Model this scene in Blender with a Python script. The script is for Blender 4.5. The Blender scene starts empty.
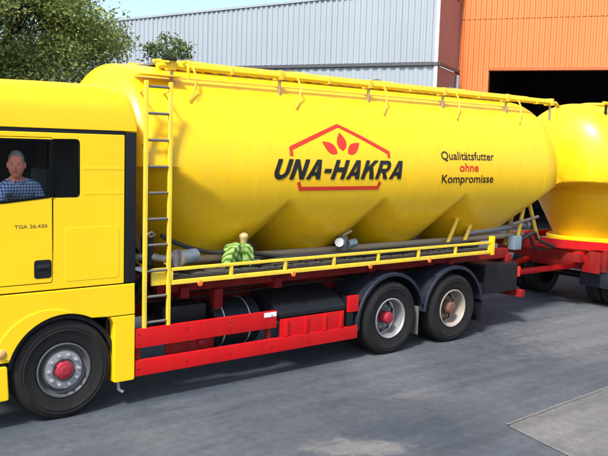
import bpy, bmesh, math, random
import numpy as np
from mathutils import Vector, Matrix, noise as mnoise

random.seed(7)
rng = np.random.default_rng(7)
R_ = math.radians
PI = math.pi
scene = bpy.context.scene
C = scene.collection

# ------------------------------------------------------------------ camera
CAM = Vector((-3.1293, -7.7958, 2.9515))
YAW, PIT, ROLL = 0.6785, 0.1049, 0.0305
cam_d = bpy.data.cameras.new('camera')
cam = bpy.data.objects.new('camera', cam_d)
C.objects.link(cam)
fw = Vector((math.sin(YAW) * math.cos(PIT), math.cos(YAW) * math.cos(PIT), -math.sin(PIT)))
rt = Vector((math.cos(YAW), -math.sin(YAW), 0))
up = rt.cross(fw)
r2 = math.cos(ROLL) * rt + math.sin(ROLL) * up
u2 = -math.sin(ROLL) * rt + math.cos(ROLL) * up
m = Matrix((r2, u2, -fw)).transposed().to_4x4()
m.translation = CAM
cam.matrix_world = m
cam_d.sensor_width = 36
cam_d.lens = 785.93 * 36 / 608
cam_d.clip_end = 2000
cam_d.clip_start = 0.1
scene.camera = cam

# ------------------------------------------------------------------ world, sun, exposure
SUN_H = Vector((-0.90, -0.44, 0)).normalized()      # horizontal direction towards the sun
SUN_EL = R_(52)
world = bpy.data.worlds.new('World')
scene.world = world
world.use_nodes = True
wn = world.node_tree
bg = wn.nodes['Background']
sky = wn.nodes.new('ShaderNodeTexSky')
sky.sky_type = 'NISHITA'
sky.sun_disc = False
sky.sun_elevation = SUN_EL
sky.sun_rotation = math.atan2(SUN_H.x, SUN_H.y)
sky.air_density = 1.0
sky.dust_density = 3.0
sky.ozone_density = 1.0
sky.altitude = 200
wn.links.new(sky.outputs[0], bg.inputs[0])
bg.inputs[1].default_value = 0.15

sun_d = bpy.data.lights.new('sun', 'SUN')
sun_d.energy = 3.4
sun_d.angle = R_(9.0)
sun_d.color = (1.0, 0.95, 0.87)
sun = bpy.data.objects.new('sun', sun_d)
C.objects.link(sun)
sd = Vector((SUN_H.x * math.cos(SUN_EL), SUN_H.y * math.cos(SUN_EL), math.sin(SUN_EL)))
sun.rotation_euler = sd.to_track_quat('Z', 'Y').to_euler()
sun.location = sd * 40

scene.view_settings.view_transform = 'Standard'
scene.view_settings.look = 'None'
scene.view_settings.exposure = 0.90
scene.view_settings.gamma = 1.0
scene.view_settings.use_curve_mapping = False
scene.render.engine = 'CYCLES'


# ------------------------------------------------------------------ materials
MATS = {}


def mat(name, col, rough=0.5, metal=0.0, coat=0.0, var=0.0, vscale=3.0, dust=0.0, dustcol=(0.32, 0.27, 0.2),
        bump=0.0, bscale=40.0, spec=0.5, coatr=0.08, rvar=0.0):
    if name in MATS:
        return MATS[name]
    M = bpy.data.materials.new(name)
    M.use_nodes = True
    nt = M.node_tree
    b = nt.nodes['Principled BSDF']
    b.inputs['Base Color'].default_value = (*col, 1)
    b.inputs['Roughness'].default_value = rough
    b.inputs['Metallic'].default_value = metal
    b.inputs['Coat Weight'].default_value = coat
    b.inputs['Coat Roughness'].default_value = coatr
    b.inputs['Specular IOR Level'].default_value = spec
    tc = nt.nodes.new('ShaderNodeTexCoord')
    geo = nt.nodes.new('ShaderNodeNewGeometry')
    pos = geo.outputs['Position']
    last = None
    if var > 0:
        n = nt.nodes.new('ShaderNodeTexNoise')
        n.inputs['Scale'].default_value = vscale
        n.inputs['Detail'].default_value = 6
        nt.links.new(pos, n.inputs['Vector'])
        mr = nt.nodes.new('ShaderNodeMapRange')
        mr.inputs[1].default_value = 0.3
        mr.inputs[2].default_value = 0.7
        mr.inputs[3].default_value = 1 - var
        mr.inputs[4].default_value = 1 + var
        nt.links.new(n.outputs[0], mr.inputs[0])
        mx = nt.nodes.new('ShaderNodeMix')
        mx.data_type = 'RGBA'
        mx.blend_type = 'MULTIPLY'
        mx.inputs[0].default_value = 1
        mx.inputs[6].default_value = (*col, 1)
        nt.links.new(mr.outputs[0], mx.inputs[7])
        last = mx.outputs[2]
    if dust > 0:
        n2 = nt.nodes.new('ShaderNodeTexNoise')
        n2.inputs['Scale'].default_value = 6
        n2.inputs['Detail'].default_value = 8
        n2.inputs['Roughness'].default_value = 0.65
        mp = nt.nodes.new('ShaderNodeMapping')
        mp.inputs['Scale'].default_value = (1.6, 1.6, 0.35)
        nt.links.new(pos, mp.inputs[0])
        nt.links.new(mp.outputs[0], n2.inputs['Vector'])
        rp = nt.nodes.new('ShaderNodeMapRange')
        rp.inputs[1].default_value = 0.45
        rp.inputs[2].default_value = 0.8
        rp.inputs[3].default_value = 0
        rp.inputs[4].default_value = dust
        nt.links.new(n2.outputs[0], rp.inputs[0])
        mx2 = nt.nodes.new('ShaderNodeMix')
        mx2.data_type = 'RGBA'
        nt.links.new(rp.outputs[0], mx2.inputs[0])
        if last:
            nt.links.new(last, mx2.inputs[6])
        else:
            mx2.inputs[6].default_value = (*col, 1)
        mx2.inputs[7].default_value = (*dustcol, 1)
        last = mx2.outputs[2]
    if last:
        nt.links.new(last, b.inputs['Base Color'])
    if rvar > 0:
        n3 = nt.nodes.new('ShaderNodeTexNoise')
        n3.inputs['Scale'].default_value = 4
        n3.inputs['Detail'].default_value = 5
        nt.links.new(pos, n3.inputs['Vector'])
        r3 = nt.nodes.new('ShaderNodeMapRange')
        r3.inputs[3].default_value = max(0.02, rough - rvar)
        r3.inputs[4].default_value = rough + rvar
        nt.links.new(n3.outputs[0], r3.inputs[0])
        nt.links.new(r3.outputs[0], b.inputs['Roughness'])
    if bump > 0:
        nb = nt.nodes.new('ShaderNodeTexNoise')
        nb.inputs['Scale'].default_value = bscale
        nb.inputs['Detail'].default_value = 5
        nt.links.new(pos, nb.inputs['Vector'])
        bp = nt.nodes.new('ShaderNodeBump')
        bp.inputs['Strength'].default_value = bump
        bp.inputs['Distance'].default_value = 0.02
        nt.links.new(nb.outputs[0], bp.inputs['Height'])
        nt.links.new(bp.outputs[0], b.inputs['Normal'])
    MATS[name] = M
    return M


YEL = mat('yellow_paint', (0.88, 0.575, 0.004), 0.42, coat=0.4, coatr=0.24, var=0.04, vscale=1.2, dust=0.05, rvar=0.06, spec=0.3)
YELT = mat('yellow_tank_paint', (0.86, 0.525, 0.004), 0.42, coat=0.4, coatr=0.24, var=0.05, vscale=0.9, dust=0.30, rvar=0.08, spec=0.3,
           dustcol=(0.50, 0.31, 0.05))
YELR = mat('yellow_rail_paint', (0.80, 0.56, 0.03), 0.5, var=0.1, vscale=6, dust=0.4)
RED = mat('red_paint', (0.50, 0.004, 0.006), 0.5, coat=0.08, spec=0.25, var=0.08, vscale=3, dust=0.10, dustcol=(0.25, 0.1, 0.07))
REDD = mat('shaded_red_paint', (0.22, 0.007, 0.007), 0.6, spec=0.2, var=0.15, vscale=5, dust=0.45, dustcol=(0.12, 0.07, 0.05))  # darker copy of the red, underbody shade put into the colour, plus dirt
BLK = mat('black_plastic', (0.008, 0.009, 0.012), 0.45, spec=0.3, dust=0.25, dustcol=(0.03, 0.03, 0.03))
NAVY = mat('dark_mudguard_plastic', (0.011, 0.015, 0.026), 0.42, spec=0.35, dust=0.35, dustcol=(0.06, 0.06, 0.065))
RUB = mat('tyre_rubber', (0.011, 0.011, 0.011), 0.75, spec=0.25, dust=0.35, dustcol=(0.035, 0.033, 0.03), bump=0.15, bscale=60)
SIL = mat('silver_wheel_paint', (0.40, 0.41, 0.43), 0.38, metal=0.6, dust=0.55, dustcol=(0.25, 0.22, 0.19))
DSIL = mat('dull_wheel_steel', (0.30, 0.30, 0.31), 0.55, metal=0.3, dust=0.5, dustcol=(0.14, 0.12, 0.1))
DUSTY = mat('dusty_wheel_paint', (0.34, 0.30, 0.27), 0.6, metal=0.2, dust=0.6, dustcol=(0.24, 0.17, 0.11))
DRIM = mat('dark_rim_steel', (0.13, 0.135, 0.14), .45, metal=.4, dust=.4, dustcol=(.07, .065, .06))
DDISC = mat('shaded_grimy_disc', (0.10, 0.10, 0.105), .6, metal=.2, dust=.5, dustcol=(.05, .045, .04))  # shade of the deep dish put into the disc colour, with grime
RUST = mat('rusty_hub', (0.13, 0.06, 0.04), 0.75, var=0.35, vscale=20, dust=0.4, dustcol=(0.2, 0.13, 0.09))
HUBR = mat('red_hub_paint', (0.30, 0.018, 0.035), 0.6, spec=.25, dust=0.45, dustcol=(0.2, 0.08, 0.08))
STEEL = mat('grey_steel', (0.30, 0.31, 0.33), 0.45, metal=0.6, dust=0.4)
DSTEEL = mat('dark_rung_steel', (0.16, 0.15, 0.14), 0.55, metal=0.4, dust=0.3)
HOSE = mat('black_hose_rubber', (0.018, 0.018, 0.018), 0.6)
PIPE = mat('dusty_discharge_pipe', (0.30, 0.24, 0.15), 0.6, dust=0.5)
WHITE = mat('white_plastic', (0.75, 0.75, 0.74), 0.4)
BLUEG = mat('blue_grey_fitting', (0.22, 0.30, 0.36), 0.4, metal=0.3)
INK = mat('black_print', (0.008, 0.008, 0.008), 0.4)
INKR = mat('red_print', (0.60, 0.03, 0.012), 0.4)
GLOSS = mat('black_gloss_trim', (0.003, 0.003, 0.004), 0.5, spec=0.12)
DECK = mat('dark_deck_steel', (0.05, 0.047, 0.04), .7, dust=.4, dustcol=(.12, .10, .07))
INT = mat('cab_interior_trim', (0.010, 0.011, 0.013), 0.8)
ORG = mat('orange_sheet_metal', (0.68, 0.19, 0.05), 0.45, var=0.05, vscale=0.6, dust=0.12, dustcol=(0.5, 0.3, 0.2))
GRY = mat('grey_sheet_metal', (0.31, 0.36, 0.405), 0.42, metal=0.1, var=0.04, vscale=0.5, dust=0.12, dustcol=(0.4, 0.4, 0.4))
WTRIM = mat('white_trim_metal', (0.78, 0.79, 0.80), 0.4)
BRN = mat('brown_sheet_metal', (0.27, 0.15, 0.155), 0.5, var=0.06, vscale=1)
BAND = mat('dark_band_metal', (0.07, 0.075, 0.085), 0.5)
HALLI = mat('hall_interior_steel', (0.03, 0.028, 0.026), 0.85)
LENS = mat('orange_marker_lens', (0.7, 0.16, 0.02), 0.2)
GLAMP = mat('headlamp_lens', (0.7, 0.72, 0.75), 0.1)
GREEN = mat('green_cloth', (0.15, 0.30, 0.06), 0.9, spec=.1)


def stripe_cloth(M):
    nt = M.node_tree
    w = nt.nodes.new('ShaderNodeTexWave')
    w.bands_direction = 'DIAGONAL'
    w.inputs['Scale'].default_value = 7
    w.inputs['Distortion'].default_value = 2.5
    w.inputs['Detail'].default_value = 3
    g = nt.nodes.new('ShaderNodeNewGeometry')
    nt.links.new(g.outputs['Position'], w.inputs['Vector'])
    r = nt.nodes.new('ShaderNodeValToRGB')
    r.color_ramp.elements[0].color = (.07, .15, .03, 1)
    r.color_ramp.elements[0].position = .15
    r.color_ramp.elements[1].color = (.30, .41, .15, 1)
    r.color_ramp.elements[1].position = .9
    e = r.color_ramp.elements.new(.45)
    e.color = (.17, .34, .06, 1)
    nt.links.new(w.outputs[0], r.inputs[0])
    nt.links.new(r.outputs[0], nt.nodes['Principled BSDF'].inputs['Base Color'])


stripe_cloth(GREEN)
CONC = None


def glass_mat(name, tint):
    M = bpy.data.materials.new(name)
    M.use_nodes = True
    nt = M.node_tree
    nt.nodes.remove(nt.nodes['Principled BSDF'])
    tr = nt.nodes.new('ShaderNodeBsdfTransparent')
    tr.inputs[0].default_value = (*tint, 1)
    gl = nt.nodes.new('ShaderNodeBsdfGlossy')
    gl.inputs['Roughness'].default_value = 0.02
    fr = nt.nodes.new('ShaderNodeFresnel')
    fr.inputs[0].default_value = 1.22
    mx = nt.nodes.new('ShaderNodeMixShader')
    nt.links.new(fr.outputs[0], mx.inputs[0])
    nt.links.new(tr.outputs[0], mx.inputs[1])
    nt.links.new(gl.outputs[0], mx.inputs[2])
    nt.links.new(mx.outputs[0], nt.nodes['Material Output'].inputs[0])
    return M


GLASS = glass_mat('window_glass', (0.95, 0.97, 0.96))
DGLASS = glass_mat('tinted_rear_glass', (0.25, 0.3, 0.28))


# ------------------------------------------------------------------ mesh helpers
WL = {}          # world location of each object


def finish(name, bm, material, parent=None, smooth=35, mats=None):
    """link a bmesh given in world coordinates as one mesh object"""
    if len(bm.verts):
        co = [v.co for v in bm.verts]
        c = Vector((sum(v.x for v in co) / len(co), sum(v.y for v in co) / len(co), sum(v.z for v in co) / len(co)))
    else:
        c = Vector()
    for v in bm.verts:
        v.co -= c
    me = bpy.data.meshes.new(name)
    bm.to_mesh(me)
    bm.free()
    if smooth:
        me.polygons.foreach_set('use_smooth', [True] * len(me.polygons))
        me.set_sharp_from_angle(angle=R_(smooth))
    for mm in (mats or [material]):
        me.materials.append(mm)
    o = bpy.data.objects.new(name, me)
    C.objects.link(o)
    WL[o] = c.copy()
    if parent:
        o.parent = parent
        o.location = c - WL[parent]
    else:
        o.location = c
    return o


def thing(name, label, cat, loc, group=None):
    o = bpy.data.objects.new(name, None)
    C.objects.link(o)
    o.location = loc
    o.empty_display_size = 0.3
    WL[o] = Vector(loc)
    tag(o, label, cat, group)
    return o


def tag(o, label=None, cat=None, group=None, kind=None):
    if label: o['label'] = label
    if cat: o['category'] = cat
    if group: o['group'] = group
    if kind: o['kind'] = kind
    return o


def dup(o, parent, loc, rotz=0):
    """copy a part and its sub-parts to a new world location"""
    c = o.copy()
    C.objects.link(c)
    WL[c] = Vector(loc)
    c.parent = parent
    c.location = Vector(loc) - (WL[parent] if parent else Vector())
    c.rotation_euler = (0, 0, rotz)
    for ch in o.children:
        d = ch.copy()
        C.objects.link(d)
        d.parent = c
    return c


def box(bm, x0, x1, y0, y1, z0, z1, bev=0.0, seg=2, rot=None, about=None):
    vs = [bm.verts.new((x, y, z)) for x in (x0, x1) for y in (y0, y1) for z in (z0, z1)]
    f = []
    for q in ((0, 1, 3, 2), (4, 6, 7, 5), (0, 4, 5, 1), (2, 3, 7, 6), (0, 2, 6, 4), (1, 5, 7, 3)):
        f.append(bm.faces.new([vs[i] for i in q]))
    new = vs
    if bev > 0:
        es = list({e for fa in f for e in fa.edges})
        r = bmesh.ops.bevel(bm, geom=es, offset=bev, segments=seg, profile=0.7, affect='EDGES')
        new = list({v for fa in r['faces'] for v in fa.verts} | {v for v in vs if v.is_valid})
    if rot is not None:
        a = Vector(about) if about else Vector(((x0 + x1) / 2, (y0 + y1) / 2, (z0 + z1) / 2))
        for v in new:
            v.co = a + rot @ (v.co - a)
    return new


def bbox(name, a, material, parent, bev=0.008, **k):
    bm = bmesh.new()
    box(bm, *a, bev=bev, **k)
    return finish(name, bm, material, parent, 18 if bev < .025 else 35)


def frame_of(d):
    d = d.normalized()
    a = Vector((0, 0, 1)) if abs(d.z) < 0.9 else Vector((1, 0, 0))
    u = d.cross(a).normalized()
    return u, d.cross(u).normalized()


def tube(bm, pts, r, n=10, rads=None):
    pts = [Vector(p) for p in pts]
    rings = []
    u0 = None
    for i, p in enumerate(pts):
        d = (pts[min(i + 1, len(pts) - 1)] - pts[max(i - 1, 0)]).normalized()
        if u0 is None:
            u, v = frame_of(d)
        else:
            u = (u0 - d * u0.dot(d)).normalized()
            v = d.cross(u)
        u0 = u
        rr = rads[i] if rads else r
        rings.append([bm.verts.new(p + (u * math.cos(2 * PI * k / n) + v * math.sin(2 * PI * k / n)) * rr) for k in range(n)])
    for a, b in zip(rings, rings[1:]):
        for k in range(n):
            bm.faces.new((a[k], a[(k + 1) % n], b[(k + 1) % n], b[k]))
    bm.faces.new(rings[0][::-1])
    bm.faces.new(rings[-1])


def tube_obj(name, pts, r, material, parent, n=10, rads=None):
    bm = bmesh.new()
    tube(bm, pts, r, n, rads)
    bmesh.ops.recalc_face_normals(bm, faces=bm.faces)
    return finish(name, bm, material, parent, 50)


def spline(pts, n=8):
    P = [Vector(p) for p in pts]
    P = [P[0] * 2 - P[1]] + P + [P[-1] * 2 - P[-2]]
    out = []
    for i in range(1, len(P) - 2):
        for k in range(n):
            t = k / n
            a, b, c, d = P[i - 1], P[i], P[i + 1], P[i + 2]
            out.append(0.5 * ((2 * b) + (c - a) * t + (2 * a - 5 * b + 4 * c - d) * t * t + (3 * b - a - 3 * c + d) * t ** 3))
    out.append(P[-2])
    return out


def lathe_y(bm, prof, cx, cy, cz, n=48, sgn=1):
    """profile of (radius, depth) turned about the Y axis"""
    rings = []
    for r, d in prof:
        rings.append([bm.verts.new((cx + r * math.cos(2 * PI * k / n), cy + sgn * d, cz + r * math.sin(2 * PI * k / n))) for k in range(n)])
    for a, b in zip(rings, rings[1:]):
        for k in range(n):
            bm.faces.new((a[k], b[k], b[(k + 1) % n], a[(k + 1) % n]))
    for rg, fl in ():
        if (rg[0].co - rg[n // 2].co).length > 1e-3:
            try:
                bm.faces.new(rg if not fl else rg[::-1])
            except ValueError:
                pass
    bmesh.ops.remove_doubles(bm, verts=bm.verts, dist=1e-5)


def loft_sections(bm, secs, closed=False, cap=True):
    rings = [[bm.verts.new(p) for p in s] for s in secs]
    n = len(secs[0])
    for a, b in zip(rings, rings[1:]):
        for k in range(n if closed else n - 1):
            bm.faces.new((a[k], a[(k + 1) % n], b[(k + 1) % n], b[k]))
    if cap:
        bm.faces.new(rings[0][::-1])
        bm.faces.new(rings[-1])
    bmesh.ops.recalc_face_normals(bm, faces=bm.faces)


def plate_xz(name, outer, holes, y0, y1, material, parent, bev=0.006):
    """flat plate in the XZ plane with holes, thickness y0..y1, rounded rim"""
    cu = bpy.data.curves.new('tmp', 'CURVE')
    cu.dimensions = '2D'
    cu.fill_mode = 'BOTH'
    for loop in [outer] + list(holes):
        sp = cu.splines.new('POLY')
        sp.points.add(len(loop) - 1)
        for p, q in zip(sp.points, loop):
            p.co = (q[0], q[1], 0, 1)
        sp.use_cyclic_u = True
    th = abs(y1 - y0) / 2
    cu.extrude = max(th - bev, 0.0005)
    cu.bevel_depth = bev
    cu.bevel_resolution = 1
    cu.offset = -bev
    ob = bpy.data.objects.new('tmp', cu)
    C.objects.link(ob)
    me = bpy.data.meshes.new_from_object(ob)
    bpy.data.objects.remove(ob)
    bpy.data.curves.remove(cu)
    bm = bmesh.new()
    bm.from_mesh(me)
    bpy.data.meshes.remove(me)
    ym = (y0 + y1) / 2
    for v in bm.verts:
        v.co = Vector((v.co.x, ym - v.co.z, v.co.y))
    bmesh.ops.remove_doubles(bm, verts=bm.verts, dist=1e-5)
    return finish(name, bm, material, parent, 18)


def rrect(x0, x1, z0, z1, r, n=5):
    out = []
    for cx, cz, a0 in ((x1 - r, z0 + r, -90), (x1 - r, z1 - r, 0), (x0 + r, z1 - r, 90), (x0 + r, z0 + r, 180)):
        for k in range(n + 1):
            a = R_(a0 + 90 * k / n)
            out.append((cx + r * math.cos(a), cz + r * math.sin(a)))
    return out


def rpoly(pts, r, n=4):
    """round the corners of a polygon"""
    out = []
    N = len(pts)
    for i in range(N):
        p0, p1, p2 = Vector(pts[i - 1]), Vector(pts[i]), Vector(pts[(i + 1) % N])
        rr = r[i] if isinstance(r, (list, tuple)) else r
        d0 = (p0 - p1); d2 = (p2 - p1)
        a = p1 + d0.normalized() * min(rr, d0.length * .45)
        b = p1 + d2.normalized() * min(rr, d2.length * .45)
        for k in range(n + 1):
            t = k / n
            q = a * (1 - t) ** 2 + p1 * 2 * t * (1 - t) + b * t * t
            out.append((q.x, q.y))
    return out


def smoothstep(a, b, x):
    t = min(1, max(0, (x - a) / (b - a)))
    return t * t * (3 - 2 * t)


# ------------------------------------------------------------------ ground
def ground_mat(name, base, light, scale=1.0, light_amt=0.5, crack=True, spots=()):
    M = bpy.data.materials.new(name)
    M.use_nodes = True
    nt = M.node_tree
    L = nt.links.new
    b = nt.nodes['Principled BSDF']
    geo = nt.nodes.new('ShaderNodeNewGeometry')

    def noise(sc, det=6, ro=0.6, dist=0.0, vec=None):
        n = nt.nodes.new('ShaderNodeTexNoise')
        n.inputs['Scale'].default_value = sc
        n.inputs['Detail'].default_value = det
        n.inputs['Roughness'].default_value = ro
        n.inputs['Distortion'].default_value = dist
        L(vec or geo.outputs['Position'], n.inputs['Vector'])
        return n.outputs[0]

    def rng_(x, a, b_, c, d):
        n = nt.nodes.new('ShaderNodeMapRange')
        for i, v in ((1, a), (2, b_), (3, c), (4, d)):
            n.inputs[i].default_value = v
        L(x, n.inputs[0])
        return n.outputs[0]

    def mix(f, a, c, mode='MIX'):
        n = nt.nodes.new('ShaderNodeMix')
        n.data_type = 'RGBA'
        n.blend_type = mode
        for s, i in ((f, 0), (a, 6), (c, 7)):
            if isinstance(s, tuple):
                n.inputs[i].default_value = (*s, 1)
            elif isinstance(s, (int, float)):
                n.inputs[i].default_value = s
            else:
                L(s, n.inputs[i])
        return n.outputs[2]
    big = noise(0.35 * scale, 5, 0.55, 0.4)
    mp = nt.nodes.new('ShaderNodeMapping')
    mp.inputs['Rotation'].default_value = (0, 0, R_(-25))
    mp.inputs['Scale'].default_value = (0.35, 1.6, 1)
    L(geo.outputs['Position'], mp.inputs[0])
    streak = noise(0.8 * scale, 7, 0.62, 0.6, mp.outputs[0])
    fine = noise(55, 4, 0.7)
    grit = noise(220, 2, 0.6)
    c = mix(rng_(big, 0.38, 0.66, 0, light_amt), base, light)
    c = mix(rng_(streak, 0.52, 0.74, 0, light_amt * .9), c, light)
    for (px, py, rx, ry, rot, amt) in spots:
        mp2 = nt.nodes.new('ShaderNodeMapping')
        mp2.vector_type = 'TEXTURE'
        mp2.inputs['Location'].default_value = (px, py, 0)
        mp2.inputs['Rotation'].default_value = (0, 0, R_(rot))
        mp2.inputs['Scale'].default_value = (rx, ry, 1)
        L(geo.outputs['Position'], mp2.inputs[0])
        ln = nt.nodes.new('ShaderNodeVectorMath'); ln.operation = 'LENGTH'
        L(mp2.outputs[0], ln.inputs[0])
        wob = rng_(noise(5.0, 6, .65), .25, .75, -.55, .55)
        sm = nt.nodes.new('ShaderNodeMath'); sm.operation = 'ADD'
        L(ln.outputs['Value'], sm.inputs[0]); L(wob, sm.inputs[1])
        c = mix(rng_(sm.outputs[0], 0.55, 1.15, amt, 0.0), c, (0.19, 0.185, 0.175))
    dark = noise(1.7, 6, 0.6)
    c = mix(rng_(dark, 0.56, 0.75, 0, 0.45), c, tuple(v * .62 for v in base))
    mott = noise(9, 6, 0.7)
    c = mix(1.0, c, rng_(mott, 0.3, 0.7, 0.80, 1.20), 'MULTIPLY')
    mp3 = nt.nodes.new('ShaderNodeMapping')
    mp3.inputs['Scale'].default_value = (0.10, 2.6, 1)
    L(geo.outputs['Position'], mp3.inputs[0])
    tracks = noise(1.6, 5, 0.6, 0.25, mp3.outputs[0])
    c = mix(1.0, c, rng_(tracks, 0.35, 0.7, 0.86, 1.16), 'MULTIPLY')
    c = mix(1.0, c, rng_(fine, 0.3, 0.7, 0.82, 1.18), 'MULTIPLY')
    c = mix(1.0, c, rng_(grit, 0.3, 0.7, 0.8, 1.2), 'MULTIPLY')
    if False:
        vo = nt.nodes.new('ShaderNodeTexVoronoi')
        vo.feature = 'DISTANCE_TO_EDGE'
        vo.inputs['Scale'].default_value = 0.28
        wv = nt.nodes.new('ShaderNodeVectorMath')
        wv.operation = 'ADD'
        wn_ = nt.nodes.new('ShaderNodeTexNoise')
        wn_.inputs['Scale'].default_value = 1.5
        wn_.inputs['Detail'].default_value = 5
        L(geo.outputs['Position'], wn_.inputs['Vector'])
        L(geo.outputs['Position'], wv.inputs[0])
        L(wn_.outputs[1], wv.inputs[1])
        L(wv.outputs[0], vo.inputs['Vector'])
        c = mix(rng_(vo.outputs[0], 0.0, 0.006, 0.55, 0.0), c, tuple(v * .45 for v in base))
    L(c, b.inputs['Base Color'])
    L(rng_(streak, 0.3, 0.8, 0.75, 0.95), b.inputs['Roughness'])
    b.inputs['Specular IOR Level'].default_value = 0.3
    bp = nt.nodes.new('ShaderNodeBump')
    bp.inputs['Strength'].default_value = 0.5
    bp.inputs['Distance'].default_value = 0.006
    L(grit, bp.inputs['Height'])
    L(bp.outputs[0], b.inputs['Normal'])
    return M


ASPH = ground_mat('worn_asphalt', (0.040, 0.051, 0.066), (0.090, 0.099, 0.112), light_amt=0.85,
                  spots=((2.05, -2.35, .5, .24, -35, .55), (3.75, -1.5, .45, .16, -20, .2), (9.5, -.6, 3.2, 1.1, 8, .22), ))
CONC = ground_mat('pale_concrete', (0.070, 0.075, 0.082), (0.165, 0.162, 0.155), light_amt=0.9, crack=False)
CEDGE = ground_mat('pale_concrete_edge', (0.10, 0.102, 0.104), (0.17, 0.168, 0.162), light_amt=0.8, crack=False)
PATCH = ground_mat('cement_patch', (0.17, 0.17, 0.17), (0.27, 0.265, 0.25), light_amt=1.0, scale=3, crack=False)

bm = bmesh.new()
gv = [bm.verts.new(p) for p in ((-500, -500, 0), (500, -500, 0), (500, 500, 0), (-500, 500, 0))]
bm.faces.new(gv)
tag(finish('ground', bm, ASPH), 'worn grey asphalt yard under the tanker truck', kind='structure')


def sheet(name, pts, z, material, jitter=0.0, sub=1, parent=None):
    bm = bmesh.new()
    P = []
    for i, p in enumerate(pts):
        q = pts[(i + 1) % len(pts)]
        for k in range(sub):
            t = k / sub
            j = (random.uniform(-jitter, jitter), random.uniform(-jitter, jitter)) if k else (0, 0)
            P.append((p[0] + (q[0] - p[0]) * t + j[0], p[1] + (q[1] - p[1]) * t + j[1], z))
    bm.faces.new([bm.verts.new(p) for p in P])
    bmesh.ops.recalc_face_normals(bm, faces=bm.faces)
    for f in bm.faces:
        if f.normal.z < 0:
            f.normal_flip()
    return finish(name, bm, material, parent, 0)


# concrete apron in the right foreground, its far edge running off to the right
A0 = Vector((3.83, -2.79)); A1 = Vector((6.04, -2.68)); A2 = Vector((3.63, -3.68))
d1 = (A1 - A0).normalized(); d2 = (A2 - A0).normalized()
B1 = A0 + d1 * 9; B2 = A0 + d2 * 9; B3 = B1 + d2 * 9
apron = sheet('concrete_apron', [A0, B1, B3, B2], 0.004, CONC, 0.01, 14)
tag(apron, 'pale concrete apron in the right foreground', kind='structure')
tag(sheet('apron_edge', [A0 - d1 * .03 - d2 * .03, B1 - d2 * .03, B1 + d2 * .025, A0 + d2 * .025 + d1 * .025], 0.008, CEDGE, 0.006, 40, apron))
tag(sheet('apron_edge', [A0 - d1 * .03 + d2 * .026, A0 + d2 * .026 + d1 * .025, B2 + d1 * .025, B2 - d1 * .03], 0.008, CEDGE, 0.006, 40, apron))


# ------------------------------------------------------------------ buildings
def corrugated(name, origin, ang, s0, s1, z0f, z1f, material, parent, pitch, depth, flat=0.55):
    """one trapezoidal-profile sheet standing on the line origin + s*dir; z0f/z1f give the bottom/top height at s"""
    v = Vector((math.cos(ang), math.sin(ang), 0))
    n = Vector((v.y, -v.x, 0))          # towards the yard
    if n.dot(CAM - Vector(origin)) < 0:
        n = -n
    bm = bmesh.new()
    S = []
    k0 = math.floor(s0 / pitch)
    s = k0 * pitch
    prof = ((0, 0), (0.40, 0), (0.52, 1), (0.88, 1), (1.0, 0))
    while s < s1:
        for a, d in prof[:-1]:
            S.append((s + a * pitch, d * depth))
        s += pitch
    S = [q for q in S if s0 + 1e-4 < q[0] < s1 - 1e-4]

    def dd(x):
        t = (x / pitch) % 1
        for (a, d), (b_, e) in zip(prof, prof[1:]):
            if a <= t <= b_:
                return (d + (e - d) * (t - a) / (b_ - a)) * depth
        return 0
    S = [(s0, dd(s0))] + S + [(s1, dd(s1))]
    lo, hi = [], []
    for q, d in S:
        p = Vector(origin) + v * q + n * d
        lo.append(bm.verts.new((p.x, p.y, z0f(q))))
        hi.append(bm.verts.new((p.x, p.y, z1f(q))))
    for i in range(len(S) - 1):
        bm.faces.new((lo[i], lo[i + 1], hi[i + 1], hi[i]))
    bmesh.ops.recalc_face_normals(bm, faces=bm.faces)
    return finish(name, bm, material, parent, 10)


def wall_box(name, origin, ang, s0, s1, d0, d1, z0, z1, material, parent, bev=0.0):
    """box along the facade line; d is the distance out towards the yard"""
    v = Vector((math.cos(ang), math.sin(ang), 0))
    n = Vector((v.y, -v.x, 0))
    if n.dot(CAM - Vector(origin)) < 0:
        n = -n
    bm = bmesh.new()
    vs = box(bm, s0, s1, d0, d1, 0, 1, bev)
    for w in bm.verts:
        s, d, t = w.co
        zz0 = z0(s) if callable(z0) else z0
        zz1 = z1(s) if callable(z1) else z1
        p = Vector(origin) + v * s + n * d
        w.co = Vector((p.x, p.y, zz0 + (zz1 - zz0) * t))
    bmesh.ops.recalc_face_normals(bm, faces=bm.faces)
    return finish(name, bm, material, parent)


# grey hall
GO = Vector((15.163, 8.652, 0)); GA = R_(-66)
gv_ = Vector((math.cos(GA), math.sin(GA), 0))
groof = lambda s: 7.80 + 0.034 * s
grey = thing('warehouse', 'pale grey corrugated metal warehouse behind the truck tank', 'building', GO)
GL = -24
s = 0.0
i = 0
while s > GL:
    e = max(GL, s - 1.2)
    off = 0.006 * (i % 2)
    org = GO + Vector((-0.914, -0.407, 0)) * off
    corrugated('wall_panel', org, GA, e, s, lambda q: 5.60, groof, GRY, grey, 0.20, 0.035)
    corrugated('base_panel', org, GA, e, s, lambda q: 0.0, lambda q: 5.47, GRY, grey, 0.30, 0.03)
    s = e
    i += 1
wall_box('backing_wall', GO, GA, GL, -0.02, -0.25, -0.02, 0, lambda q: groof(q) - 0.05, GRY, grey)
wall_box('drip_band', GO, GA, GL, 0.02, -0.005, 0.10, 5.49, 5.585, BAND, grey, 0.01)
wall_box('roof_flashing', GO, GA, GL, 0.0, -0.5, 0.07, lambda q: groof(q) - .03, lambda q: groof(q) + .045, GRY, grey)
wall_box('corner_trim', GO, GA, -0.10, 0.0, 0.0, 0.055, 0.02, lambda q: groof(q) - .02, WTRIM, grey)
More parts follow.
